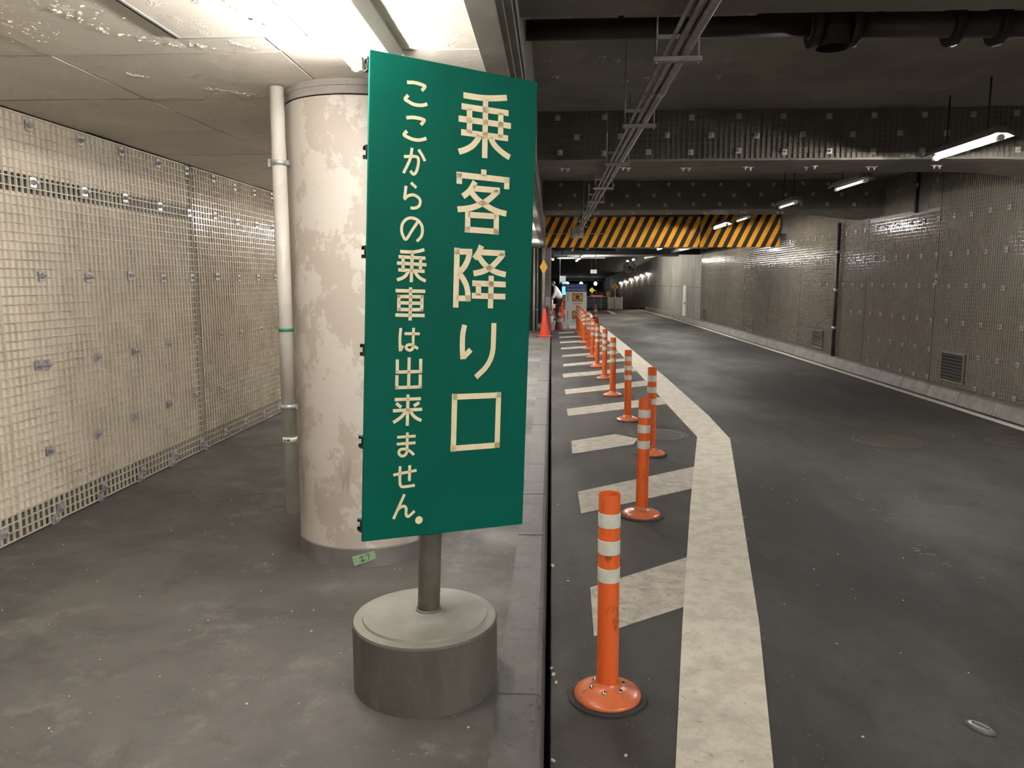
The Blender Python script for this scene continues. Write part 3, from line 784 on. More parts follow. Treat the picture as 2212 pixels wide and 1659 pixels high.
# striped low-clearance board
t = thing('warning_board', 'yellow and black striped low clearance board hung across the road', 'warning board')
YS, z0, z1 = 17.9, 2.32, 3.06
def stripes(xa, xb, zt, off, y):
    MB().box(xa, xb, y, y + .06, z0, zt).build('backing_board', 'hblack', t)
    p = .214; w = .108; sl = .36 / .75
    x = xa - 1.0 + off
    while x < xb + .2:
        poly = [(x, z0), (x + w, z0), (x + w + sl * (zt - z0), zt), (x + sl * (zt - z0), zt)]
        # clip to the board
        def clip(P, k, keep):
            out = []
            for i in range(len(P)):
                a, b = P[i], P[(i + 1) % len(P)]
                ia, ib = keep(a[0]), keep(b[0])
                if ia: out.append(a)
                if ia != ib:
                    f = (k - a[0]) / (b[0] - a[0]); out.append((k, a[1] + (b[1] - a[1]) * f))
            return out
        q = clip(poly, xa, lambda v: v >= xa)
        if q: q = clip(q, xb, lambda v: v <= xb)
        if len(q) >= 3:
            n = len(q)
            vs = [(a, y - .004, b) for a, b in q] + [(a, y, b) for a, b in q]
            MB().add(vs, [tuple(range(n))] + [(i, i + n, (i + 1) % n + n, (i + 1) % n) for i in range(n)]).build('warning_stripe', 'yellow', t)
        x += p
stripes(-.14, 3.36, 3.0, .05, YS)
stripes(3.365, 5.15, 3.06, .11, YS + .05)
MB().box(-.14, 1.25, YS - .03, YS - .012, 2.62, 2.635).build('wire_rail', 'conduit', t)

# ---- right wall
ysr = [-8, 0, 6, 12, 18, 24, 28, 32, 36, 40, 44, 48, 52, 56, 60, 66]
mb = MB(); strip(mb, 0, 0, ysr, lambda y: -1.6)
o = len(mb.v)
mb = MB(); vs = []
for y in ysr: vs += [(wall_x(y) + .03, y, -1.6), (wall_x(y) + .03, y, 3.3)]
mb.add(vs, [(2 * i, 2 * i + 1, 2 * i + 3, 2 * i + 2) for i in range(len(ysr) - 1)])
wr = mb.build('wall_right', 'seam')
tag(wr, 'long right wall of grated panels coloured darker for dim light, curving away down the tunnel', 'wall', kind='structure')
SEAM = [-4.6, -1.9, 3.88, 6.28, 8.68, 11.08, 13.48, 14.55, 16.95, 19.35, 21.75, 24.15, 26.55, 28.0]
SLOTS = [(11.44, 11.87, 2.56), (16.85, 17.25, 2.56)]
VENTS = [(10.17, 10.72, .255, .605), (15.4, 15.98, .255, .58), (20.66, 21.2, .235, .525), (26.9, 27.45, .235, .56)]
for a, b in zip(SEAM[:-1], SEAM[1:]):
    top = 3.17
    cuts = [s for s in SLOTS if a < s[0] and s[1] < b]
    if cuts:
        s0, s1, sz = cuts[0]
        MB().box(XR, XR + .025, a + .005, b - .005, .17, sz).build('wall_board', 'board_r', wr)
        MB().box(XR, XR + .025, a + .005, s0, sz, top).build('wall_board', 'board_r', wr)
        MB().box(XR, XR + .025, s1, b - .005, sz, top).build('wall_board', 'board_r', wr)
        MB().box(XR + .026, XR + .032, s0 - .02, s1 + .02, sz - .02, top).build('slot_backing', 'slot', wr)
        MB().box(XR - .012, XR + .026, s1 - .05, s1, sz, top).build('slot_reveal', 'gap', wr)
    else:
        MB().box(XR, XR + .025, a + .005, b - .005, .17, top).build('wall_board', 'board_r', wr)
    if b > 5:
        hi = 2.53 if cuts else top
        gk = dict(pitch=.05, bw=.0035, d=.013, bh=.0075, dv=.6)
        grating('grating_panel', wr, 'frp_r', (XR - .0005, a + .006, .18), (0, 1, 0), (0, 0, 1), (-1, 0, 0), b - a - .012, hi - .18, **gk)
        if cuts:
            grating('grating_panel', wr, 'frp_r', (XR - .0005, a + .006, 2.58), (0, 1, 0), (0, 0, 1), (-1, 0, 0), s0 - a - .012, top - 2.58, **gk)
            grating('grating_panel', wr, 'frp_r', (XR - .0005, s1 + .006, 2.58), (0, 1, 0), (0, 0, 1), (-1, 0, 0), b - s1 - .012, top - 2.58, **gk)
for y in SEAM[3:-1]: MB().box(XR - .006, XR + .03, y - .011, y + .011, .17, 3.17).build('panel_joint', 'seam', wr)
yb = [28.0]
while yb[-1] < 54: yb.append(yb[-1] + 1.3)
for a, b in zip(yb[:-1], yb[1:]):
    z0_, z1_ = road_z((a + b) / 2) + .1, 3.1
    xa, xb = wall_x(a), wall_x(b)
    for lo, hi in ((z0_, 1.30 + min(0, road_z(b))), (1.315 + min(0, road_z(b)), z1_)):
        vs = [(xa, a + .02, lo), (xb, b - .02, lo), (xb, b - .02, hi), (xa, a + .02, hi)]
        vs += [(x + .025, y, z) for x, y, z in vs]
        MB().add(vs, [(0, 3, 2, 1), (4, 5, 6, 7), (0, 1, 5, 4), (1, 2, 6, 5), (2, 3, 7, 6), (3, 0, 4, 7)]).build('wall_board', 'wall_far', wr)
def rows_r(z, y0, y1, step, jit=.012):
    y = y0
    while y < y1:
        if not any(v[0] - .08 < y < v[1] + .08 and v[2] - .08 < z < v[3] + .08 for v in VENTS):
            anchor(wr, (XR - .014, y + rg.uniform(-jit, jit), z + rg.uniform(-jit, jit)), ROT_R)
        y += step
rows_r(1.93, 7.35, 16, .417); rows_r(1.50, 7.35, 16, .417); rows_r(1.03, 7.35, 14.4, .417); rows_r(.62, 7.35, 13.5, .417); rows_r(.22, 7.35, 13.5, .417)
rows_r(2.42, 7.35, 20, .417); rows_r(1.93, 16, 22, .48)
rows_r(2.95, 9.4, 14, .6)
for yy in (10.55, 10.58): anchor(wr, (XR - .014, 11.06, 1.55 + (yy - 10.55) * 3), ROT_R)
for y0, y1, a, b in VENTS:
    t = thing('wall_vent', {0: 'dark louvred vent low in the right wall, nearest of the vents', 1: 'second dark louvred vent low in the right wall', 2: 'third dark louvred vent low in the right wall', 3: 'farthest small dark vent low in the right wall'}[VENTS.index((y0, y1, a, b))], 'vent', (XR, (y0 + y1) / 2, a))
    w, h = (y1 - y0) / 2, b - a
    m = MB().box(-.016, .03, -w, w, 0, h); m.build('vent_box', 'gap', t)
    m = MB()
    m.box(-.03, -.012, -w - .02, -w, -.02, h + .02).box(-.03, -.012, w, w + .02, -.02, h + .02).box(-.03, -.012, -w, w, h, h + .02).box(-.03, -.012, -w, w, -.025, 0)
    m.build('frame', 'frp_r', t)
    nl = 8
    sl = None
    for i in range(nl):
        zz = h * (i + .5) / nl
        me = MB().obox((0, 0, 0), (.008, 0, .008), (0, w, 0), (-.001, 0, .001)).mesh('louvre', 'vent') if sl is None else sl
        sl = me
        link('louvre', me, t, (-.022, 0, zz))
# raised kerb foot along the right wall
rk = thing('kerb_right', 'low concrete kerb at the foot of the right wall', 'kerb', kind='structure')
y = -6.0
while y < 41:
    x = wall_x(y + .4) - XR
    pr = [(5.34 + x, -.05), (5.34 + x, .17), (5.27 + x, .165), (5.235 + x, .15), (5.17 + x, -.05)]
    n = len(pr); y1 = min(y + .8, 41.5)
    vs = [(a, y + .004, b) for a, b in pr] + [(a, y1 - .004, b) for a, b in pr]
    MB().add(vs, [tuple(range(n)), tuple(range(2 * n - 1, n - 1, -1))] + [(i, i + n, (i + 1) % n + n, (i + 1) % n) for i in range(n)]).build('kerb_stone', 'kerbconc', rk)
    y += .8
# riser pipe on the right wall
t = thing('riser_pipe', 'dark vertical pipe clamped to the right wall below the far beam', 'pipe', (XR - .06, 14.68, .17))
MB().tube([(0, 0, 0), (0, 0, 2.45)], .034, 12).build('pipe', 'pipe_dark', t)
for z in (.5, 1.2, 1.9): MB().tube([(0, 0, z), (0, 0, z + .05)], .042, 12).build('clamp', 'galv', t)
# white narrow door far down the right wall
d = thing('door_1', 'narrow bright white service door far down the right wall', 'door', (wall_x(31.1) - .02, 31.1, 0), kind='structure')
MB().box(-.03, .03, -.3, .3, .1, 1.36).build('door_leaf', 'white', d)
MB().box(-.05, -.03, -.24, -.16, .62, .72).build('door_handle', 'black', d)

# ================================================================== OVERHEAD SERVICES
t = thing('main_pipe', 'thick dark red pipe crossing the road ceiling near the top of the view', 'pipe', (0, 4.2, 2.865))
MB().tube([(-.14, 0, 0), (1.3, 0, 0)], .052, 14).build('pipe', 'pipe_dark', t)
MB().tube([(1.3, 0, 0), (5.3, 0, -.03)], .062, 14).build('pipe', 'pipe_dark', t)
for x in (1.33, 1.52, 2.02, 2.24):
    m = MB().tube([(x - .02, 0, -.005), (x + .02, 0, -.005)], .105, 14)
    for k in range(6): m.dome((x + .021, .085 * math.cos(k * PI / 3), .085 * math.sin(k * PI / 3) - .005), .012, .012, (1, 0, 0), 6, 2)
    m.build('flange', 'black', t)
MB().lathe([(.085, -.09), (.1, 0), (.085, .09), (0, .09)], 12).build('valve_body', 'black', t, (1.43, 0, -.02))
MB().box(1.05, 1.42, -.05, .05, -.02, .15).build('valve_cover', 'black', t)
for x in (.35, 1.66, 2.9): MB().box(x - .012, x + .012, -.01, .01, 0, .32).build('hanger', 'black', t)

# conduits hung under the beams
BR = [3.75, 5.30, 6.99, 8.80, 10.30, 11.9, 13.4, 15.0, 16.4]
cons = [(.515, .0095, 'thin grey conduit leftmost of three running along under the beams'), (.557, .014, 'middle grey conduit of three running along under the beams'), (.607, .022, 'thickest grey conduit of three running along under the beams')]
for x, r, lab in cons:
    c = thing('conduit', lab, 'conduit', (x, 0, 2.62))
    MB().tube([(0, -7, r - .02), (0, 17.2, r - .02)], r, 12).build('pipe', 'conduit', c)
    for y in (1.4, 4.45, 8.0, 11.5): MB().tube([(0, y, r - .02), (0, y + .09, r - .02)], r * 1.22, 12).build('coupling', 'conduit', c)
for i, y in enumerate(BR):
    b = thing('conduit_bracket', ['nearest', 'second', 'third', 'fourth', 'fifth', 'sixth', 'seventh', 'eighth', 'farthest'][i] + ' steel hanger bracket under the conduit run from the viewer', 'bracket', (.565, y, 2.6), group='conduit hangers')
    MB().box(-.10, .12, -.02, .02, -.022, 0).build('lower_bar', 'conduit', b)
    MB().box(-.09, .10, -.016, .016, .075, .095).build('upper_bar', 'conduit', b)
    for x in (-.085, .105):
        top = ZS - 2.6 if not any(a <= y <= c for a, c in ((7.7, 8.6), (12.95, 13.92))) else ZB - 2.6 - .012
        MB().tube([(x, 0, -.03), (x, 0, top)], .005, 6).build('rod', 'galv', b)
t = thing('junction_box', 'grey junction box at the far end of the conduits', 'junction box', (.56, 17.25, 2.60))
MB().box(-.14, .14, -.06, .12, -.10, .12).build('box_body', 'conduit', t)
MB().box(-.12, .12, -.068, -.06, -.08, .10).build('lid', 'conduit', t)

# ================================================================== LAMPS
def walk_lamp(y0, mat='tube_walk', label='', x=-.775):
    """bare-tube fluorescent batten with a tapered reflector; tube runs along y"""
    L = 1.25
    t = thing('fluorescent_lamp', label, 'lamp', (x, y0 + L / 2, ZC))
    h = L / 2
    pr = [(-.085, 0), (-.085, -.018), (-.05, -.03), (.11, -.03), (.16, -.012), (.16, 0)]
    n = len(pr)
    vs = [(a, -h, b) for a, b in pr] + [(a, h, b) for a, b in pr]
    MB().add(vs, [tuple(range(n)), tuple(range(2 * n - 1, n - 1, -1))] + [(i, i + n, (i + 1) % n + n, (i + 1) % n) for i in range(n)]).build('housing', 'lamp_white', t)
    MB().tube([(-.03, -h + .05, -.075), (-.03, h - .05, -.075)], .016, 12).build('tube', mat, t)
    for s in (-1, 1):
        MB().tube([(-.03, s * (h - .055), -.075), (-.03, s * (h - .012), -.075)], .0185, 12).build('end_cap', 'lamp_white', t)
        MB().box(-.05, -.01, s * (h - .03) - .012, s * (h - .03) + .012, -.085, -.02).build('socket', 'lamp_white', t)
    return t
walk_lamp(2.06, 'tube_walk', 'glaring fluorescent batten lamp on the walkway ceiling in front of the column')
walk_lamp(-2.3, 'tube_wrear', 'fluorescent batten lamp on the walkway ceiling behind the viewer')
walk_lamp(6.6, 'tube_mid', 'fluorescent batten lamp on the walkway ceiling just behind the green sign and column')
walk_lamp(10.0, 'tube_wrear', 'fluorescent batten lamp on the walkway ceiling well past the column')
walk_lamp(13.4, 'tube_wrear', 'fluorescent batten lamp on the walkway ceiling far past the column')
walk_lamp(18.3, 'tube_wrear', 'fluorescent batten lamp at the far end of the walkway ceiling')

def road_lamp(y0, y1, mat, label):
    h = (y1 - y0) / 2
    t = thing('road_lamp', label, 'lamp', (3.5, (y0 + y1) / 2, 2.72))
    pr = [(-.04, .05), (-.105, -.022), (-.10, -.026), (-.035, .0), (.035, .0), (.10, -.026), (.105, -.022), (.04, .05)]
    n = len(pr)
    vs = [(a, -h, b) for a, b in pr] + [(a, h, b) for a, b in pr]
    MB().add(vs, [tuple(range(n)), tuple(range(2 * n - 1, n - 1, -1))] + [(i, i + n, (i + 1) % n + n, (i + 1) % n) for i in range(n)]).build('housing', 'lamp_grey', t)
    MB().tube([(0, -h + .05, -.035), (0, h - .05, -.035)], .017, 12).build('tube', mat, t)
    for s in (-1, 1):
        MB().tube([(0, s * (h - .05), -.035), (0, s * (h - .005), -.035)], .026, 12).build('end_cap', 'lamp_white', t)
        MB().tube([(0, s * h * .6, .045), (0, s * h * .6, ZS - 2.72)], .007, 6).build('hanger_rod', 'black', t)
    return t
road_lamp(6.38, 7.45, 'tube_road', 'brightly lit tube lamp hanging over the right lane')
road_lamp(8.98, 9.9, 'tube_dim', 'faintly glowing tube lamp below the middle cross beam, second along the right lane')
road_lamp(11.45, 12.25, 'tube_dim', 'faintly glowing tube lamp in front of the far cross beam, third along the right lane')
road_lamp(14.15, 15.0, 'tube_dim', 'small faintly glowing tube lamp overlapping the striped board, beside the lit one')
road_lamp(15.85, 17.05, 'tube_road', 'small brightly lit tube lamp seen against the striped board')
road_lamp(-1.5, -.3, 'tube_rear', 'lit tube lamp over the road just behind the viewer')
road_lamp(-5.2, -4.0, 'tube_rear', 'lit tube lamp over the road farthest behind the viewer')

# ================================================================== COLUMN AND DRAIN PIPE
CX, CY = -1.0, 4.12
col = thing('column', 'thick round column with patched pinkish paint behind the green sign', 'column', (CX, CY, ZW))
MB().lathe([(.38, .09), (.38, 2.33)], 64).build('shaft', 'column', col)
MB().lathe([(.386, 0), (.386, .094), (.379, .099)], 64).build('skirting', 'skirt', col)
MB().lathe([(.381, 2.335), (.386, 2.337), (.386, 2.372), (.391, 2.374), (.391, 2.415)], 64).build('collar', 'collar', col)
tp = thing('masking_tape', 'strip of green tape with handwritten 27 on the grey column skirting', 'tape', (CX, CY, 0))
def on_col(a, z, r): return (r * math.cos(math.radians(a)), r * math.sin(math.radians(a)), z)
A0, A1 = -91.2, -74.6
def tape_pt(u, v, r=.3885):   # u across 0..1, v up 0..1
    a = A0 + (A1 - A0) * u + 1.6 * (1 - v)
    z = .131 + .034 * u + .042 * v + .005 * (1 - u) * v
    return on_col(a, z, r)
m = MB(); vs = []; N = 12
for i in range(N + 1):
    u = i / N
    vs += [tape_pt(u, 0, .3895 + .006 * (1 - u) ** 3), tape_pt(u, 1, .3885)]
m.add(vs, [(2 * i, 2 * i + 2, 2 * i + 3, 2 * i + 1) for i in range(N)], True)
sheet = m.build('tape_strip', 'tape', tp)
def pen(pts, w=.06):
    m = MB(); vs = []
    for i in range(len(pts) - 1):
        (a, b), (c, d) = pts[i], pts[i + 1]
        dx, dy = c - a, d - b; l = math.hypot(dx * 1.9, dy) or 1; nx, ny = -dy / l * w / 2 / 1.9, dx * 1.9 / l * w
        o = len(vs)
        vs += [tape_pt(a + nx, b + ny, .3925), tape_pt(a - nx, b - ny, .3925), tape_pt(c - nx, d - ny, .3925), tape_pt(c + nx, d + ny, .3925)]
    m.add(vs, [(4 * i, 4 * i + 1, 4 * i + 2, 4 * i + 3) for i in range(len(pts) - 1)])
    m.build('handwriting', 'ink', sheet)
pen([(.30, .62), (.36, .76), (.44, .78), (.46, .68), (.40, .45), (.34, .20), (.42, .26), (.52, .30)])
pen([(.60, .72), (.66, .84), (.74, .80), (.73, .60), (.70, .40), (.67, .15)])

dp = thing('drain_pipe', 'slim cream drain pipe standing against the left side of the column', 'pipe', (-1.348, 3.85, .374))
MB().tube([(0, 0, 0), (0, 0, 2.14)], .0345, 16).build('pipe', 'pvc', dp)
MB().tube([(0, 0, .36), (0, 0, 1.84)], .0358, 16).build('upper_sleeve', 'pvc', dp)
for z in (.56, 1.78):
    m = MB().tube([(0, 0, z - .012), (0, 0, z + .012)], .042, 16)
    m.box(.03, .052, -.012, .012, z - .011, z + .011).box(-.055, -.036, -.006, .006, z - .018, z + .018)
    m.build('clamp', 'galv', dp)
MB().tube([(0, 0, .948), (0, 0, .964)], .0375, 16).build('green_band', 'gtape', dp)
lb = MB().tube([(0, 0, .377), (0, 0, .402)], .0375, 16).build('label_band', 'wlabel', dp)
for a in (-112, -92, -80):
    x, y = .0385 * math.cos(math.radians(a)), .0385 * math.sin(math.radians(a))
    MB().obox((x, y, 0.3895), (.004 * -math.sin(math.radians(a)), .004 * math.cos(math.radians(a)), 0), (0, 0, .005), (x * .02, y * .02, 0)).build('label_mark', 'ink', lb)
cd = thing('cable_conduit', 'thin pale conduit squeezed between the drain pipe and the column', 'conduit', (-1.378, 4.20, .9))
MB().tube([(0, 0, 0), (0, 0, 1.62)], .008, 8).build('conduit_tube', 'galv', cd)
for z in (.2, .8, 1.4): MB().box(-.013, .02, -.006, .006, z - .01, z + .01).build('saddle', 'galv', cd)

# ================================================================== GREEN SIGN
sg = thing('standing_sign', 'tall green standing sign with cream Japanese lettering on a round concrete base', 'sign', (-.452, 2.65, ZW))
RX, RY, RZ = Vector((.860441, .507127, -.04963)), Vector((-.508642, .860636, -.024266)), Vector((.030408, .046123, .998473))
MB().lathe([(.262, 0), (.262, .238), (.257, .246)], 64).build('base_drum', 'drum', sg)
MB().lathe([(.257, .246), (.226, .249)], 64).lathe([(.226, .249), (.224, .258), (.12, .268), (0, .27)], 64).build('drum_cap', 'drumtop', sg)
foot = Vector((-.44, 2.655, .375)) - Vector(sg.location)
MB().tube([foot - RZ * .02, foot + RZ * 1.83], .0405, 24).build('pole', 'signpole', sg)
MBc = MB().lathe([(.047, .265), (.047, .275), (.041, .277)], 24, (foot.x, foot.y, 0)); MBc.build('pole_collar', 'signpole', sg)
W, Hh = .6107, 1.5941
ctr = Vector((-.33916, 2.64, 1.49214)) - Vector(sg.location)
mat4 = Matrix((RX, RY, RZ)).transposed().to_4x4(); mat4.translation = ctr
panel = MB().box(-W / 2, W / 2, 0, .012, -Hh / 2, Hh / 2).build('sign_panel', 'green', sg)
panel.matrix_local = mat4
bevel(panel, .0025, 2)
for v in (.735, .470, .160, -.151, -.449, -.725):
    v *= 1.031
    r = MB()
    for (a, b, c, d) in ((.012, .046, .017, .020), (.012, .046, -.020, -.017), (.012, .0155, -.020, .020), (.043, .046, .008, .020), (.043, .046, -.020, -.008)):
        r.box(-W / 2 - .004, W / 2 - .004, a, b, v + c, v + d)
    ro = r.build('mounting_rail', 'black', sg); ro.matrix_local = mat4
NAMES_L = ['乗', '客', '降', 'り', '口']
for kind, strokes in GLYPHS:
    m = MB()
    for pts, typ, w in strokes:
        if typ == 'd':
            (x, z), (x2, _) = pts
            r = x2 - x; n = 28
            q = [(x + r * math.cos(2 * PI * k / n), z + r * math.sin(2 * PI * k / n)) for k in range(n)]
            m.add([(a, -.0012, b) for a, b in q] + [(a, .001, b) for a, b in q], [tuple(range(n))] + [(i, (i + 1) % n, (i + 1) % n + n, i + n) for i in range(n)])
        else:
            ribbon(m, catmull(pts) if typ == 'c' and len(pts) > 2 else pts, w * 1.02, -.0012, .001)
    # consistent outward facing
    g = m.build('large_character' if kind == 'large' else 'small_character', 'cream', panel)

# ================================================================== DELINEATOR POSTS
def make_post():
    t = thing('delineator_post', '', 'post')
    MB().lathe([(.150, .0), (.150, .006), (.138, .010), (.0, .010)], 40).build('rubber_pad', 'rubber', t)
    prof = [(.128, .010), (.1285, .016), (.124, .022), (.105, .031), (.080, .040), (.060, .047), (.047, .056), (.042, .066)]
    m = MB(); o = 0; seg = 40
    vs = [(r * math.cos(2 * PI * k / seg), r * math.sin(2 * PI * k / seg), z) for r, z in prof for k in range(seg)]
    m.add(vs, [(i * seg + k, i * seg + (k + 1) % seg, (i + 1) * seg + (k + 1) % seg, (i + 1) * seg + k) for i in range(len(prof) - 1) for k in range(seg)], True)
    m.build('base_flange', 'orange_base', t)
    MB().lathe([(.041, .05), (.040, .80)], 32).lathe([(.040, .80), (.0365, .80)], 32).lathe([(.0365, .80), (.0365, .70), (0, .70)], 32).build('tube', 'orange', t)
    for z in (.676, .573, .466):
        MB().lathe([(.0405, z), (.0418, z + .001), (.0418, z + .053), (.0405, z + .054)], 32).build('reflective_band', 'band', t)
    for k in range(6):
        a = k * PI / 3 + .26
        x, y = .062 * math.cos(a), .062 * math.sin(a)
        MB().dome((x, y, .046), .011, .009, (x * 4, y * 4, 1), 10, 4).build('bolt', 'bolt', t)
    return t
post0 = make_post()
POSTS = [(.225, 2.77, .0), (.620, 5.08, .4), (.918, 6.93, 1.2), (.876, 8.66, 2.0), (.855, 10.55, .9), (.868, 12.40, 1.6), (.850, 14.05, .3), (.848, 15.75, 1.1), (.855, 17.65, .7), (.84, 19.45, .2), (.855, 21.2, 1.5), (.85, 22.4, .8), (.84, 23.4, .6), (.83, 24.3, 1.9)]
ORD = ['first and nearest', 'second', 'third', 'fourth', 'fifth', 'sixth', 'seventh', 'eighth', 'ninth', 'tenth', 'eleventh', 'twelfth', 'thirteenth', 'fourteenth and farthest']
for i, (x, y, a) in enumerate(POSTS):
    p = post0 if i == 0 else copy_tree(post0)
    p.location = (x, y, 0); p.rotation_euler = (rg.uniform(-.006, .006), rg.uniform(-.008, .008) + (.012 if i == 3 else 0), a)
    tag(p, 'orange delineator post with three white bands, ' + ORD[i] + ' in the row', 'post', 'orange posts along the hatching')

# ================================================================== CONES
def cone(name, x, y, z, h, mat, label, bands=(), rz=0):
    t = thing(name, label, 'traffic cone', (x, y, z), (0, 0, rz))
    bevel(MB().box(-.19, .19, -.19, .19, 0, .025).build('base', mat, t), .012)
    def rad(q): return .135 + (.028 - .135) * q
    MB().lathe([(rad(0), .025), (rad(.04), .06), (rad(1), h), (.02, h + .006), (0, h + .006)], 28).build('cone_body', mat, t)
    for a, b in bands:
        f = lambda q: (rad((q * h - .025) / (h - .025)) + .003, q * h)
        MB().lathe([f(a), f(b)], 28).build('reflective_band', 'band_dull', t)
    return t
cone('traffic_cone', -.17, 20.1, ZW, .72, 'cone', 'bright red traffic cone standing on the walkway kerb', rz=.2)
cone('traffic_cone', -.10, 22.3, ZW, .72, 'cone_dark', 'dark red traffic cone just behind the bright red one', rz=.5)
cone('traffic_cone', .25, 24.6, 0, .74, 'cone_dark', 'dark red banded cone on the road in front of the bending man', ((.35, .5), (.62, .76)), .1)
cone('traffic_cone', 1.58, 27.6, 0, .72, 'cone_dark', 'dark red cone on the road right of the far posts', ((.4, .5), (.66, .74)), .3)
cone('traffic_cone', .44, 32.6, 0, .70, 'cone', 'bright red cone behind the tripod right of the man', (), .3)

# ================================================================== STANDING NOTICE BOARD
nb = thing('notice_board', 'white standing notice board with blue header and two amber pictograms', 'notice board', (.815, 25.5, 0))
bw_ = .345
MB().box(-bw_, bw_, -.02, .02, .09, 1.22).build('board', 'white', nb)
hd = MB().box(-bw_ - .005, bw_ + .005, -.024, .02, 1.2, 1.46).build('header', 'blue', nb)
for x in (-.25, .25): MB().box(x - .02, x + .02, -.2, .2, 0, .03).build('foot', 'grey', nb); MB().box(x - .02, x + .02, .02, .05, .02, 1.3).build('stay', 'grey', nb)
def text_mesh(s, size):
    c = bpy.data.curves.new('t', 'FONT'); c.body = s; c.size = size; c.align_x = 'CENTER'; c.align_y = 'CENTER'; c.extrude = .001
    o = bpy.data.objects.new('t', c); COL.objects.link(o)
    dg = bpy.context.evaluated_depsgraph_get()
    me = bpy.data.meshes.new_from_object(o.evaluated_get(dg))
    bpy.data.objects.remove(o); bpy.data.curves.remove(c)
    return me
for s, size, z, wmax in (('はいらないでください', .075, 1.375, .60), ('DO NOT ENTER', .085, 1.265, .58)):
    me = text_mesh(s, size)
    xs = [v.co.x for v in me.vertices]
    if xs:
        k = wmax / (max(xs) - min(xs))
        for v in me.vertices: v.co.x *= k
    me.materials.clear(); me.materials.append(M['white'])
    link('lettering', me, hd, (0, -.026, z), (PI / 2, 0, 0))
def picto(zc, fig):
    w, h = .165, .135
    p = MB().box(-w, w, -.026, -.02, zc - h, zc + h).build('pictogram_panel', 'picto', nb, (.05, 0, 0))
    m = MB(); b = .018
    m.box(-w, -w + b, -.030, -.025, zc - h, zc + h).box(w - b, w, -.030, -.025, zc - h, zc + h).box(-w, w, -.030, -.025, zc - h, zc - h + b).box(-w, w, -.030, -.025, zc + h - b, zc + h)
    m.build('border', 'brown', p)
    m = MB()
    ribbon(m, [(-w, zc + h), (w, zc - h)], .018, -.029, -.025); ribbon(m, [(-w, zc - h), (w, zc + h)], .018, -.0285, -.025)
    m.build('cross', 'brown', p)
    m = MB()
    for pts, wd in fig: ribbon(m, [(a, b + zc) for a, b in pts], wd, -.032, -.027)
    m.build('figure', 'pblack', p)
walkf = [([(-.02, .105), (-.02, .075)], .03), ([(-.01, .06), (0, -.01)], .045), ([(0, -.01), (-.02, -.055), (-.015, -.10)], .022), ([(.0, -.005), (.045, -.05), (.07, -.075)], .022), ([(-.02, .05), (-.055, .0), (-.05, -.02)], .016), ([(.01, .05), (.04, .02), (.07, .035)], .016)]
bike = [([(-.085 + .04 * math.cos(k * PI / 6), -.06 + .04 * math.sin(k * PI / 6)) for k in range(13)], .012), ([(.065 + .04 * math.cos(k * PI / 6), -.06 + .04 * math.sin(k * PI / 6)) for k in range(13)], .012), ([(-.085, -.06), (-.03, .0), (.04, .0), (.065, -.06)], .014), ([(.0, .10), (.0, .075)], .028), ([(.0, .065), (-.03, .01)], .034), ([(0, .05), (.05, .01)], .016), ([(-.03, .01), (.01, -.04)], .018)]
picto(1.02, walkf); picto(.44, bike)
pm = MB().box(-.015, .015, -.0225, -.019, 0, .026).mesh('small_print', 'pgrey')
for z0_ in (.88, .30):
    for k in range(7): link('small_print', pm, nb, (-.27, 0, z0_ + k * .04))
for z0_, n in ((.80, 8), (.22, 6)):
    for k in range(n): link('small_print', pm, nb, (-.09 + k * .04, 0, z0_))

# ================================================================== FAR END OF THE TUNNEL
def ceil_z(y): return 2.82 if y < 36 else 2.82 - .05 * (y - 36)
mb = MB(); vs = []
yy = [18.9, 24, 30, 36, 42, 48, 54, 60, 66]
for y in yy: vs += [(-8, y, ceil_z(y)), (6, y, ceil_z(y)), (-8, y, 3.4), (6, y, 3.4)]
fs = []
for i in range(len(yy) - 1):
    a, b = 4 * i, 4 * i + 4
    fs += [(a, b, b + 1, a + 1)]
mb.add(vs, fs)
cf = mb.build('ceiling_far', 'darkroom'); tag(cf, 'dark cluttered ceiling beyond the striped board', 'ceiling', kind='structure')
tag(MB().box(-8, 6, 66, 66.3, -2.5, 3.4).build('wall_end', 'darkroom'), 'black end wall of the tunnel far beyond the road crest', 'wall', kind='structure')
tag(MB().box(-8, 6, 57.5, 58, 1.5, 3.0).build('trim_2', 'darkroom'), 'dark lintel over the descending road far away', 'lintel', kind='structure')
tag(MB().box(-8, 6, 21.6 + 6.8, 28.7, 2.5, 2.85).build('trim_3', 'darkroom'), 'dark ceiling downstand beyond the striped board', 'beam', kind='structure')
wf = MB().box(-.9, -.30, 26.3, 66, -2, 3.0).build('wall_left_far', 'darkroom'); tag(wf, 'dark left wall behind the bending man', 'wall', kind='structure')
wb = MB().box(-3.2, -.42, 22.6, 22.9, ZW, 3).build('wall_back', 'darkroom'); tag(wb, 'dark cross wall closing the far end of the walkway', 'wall', kind='structure')
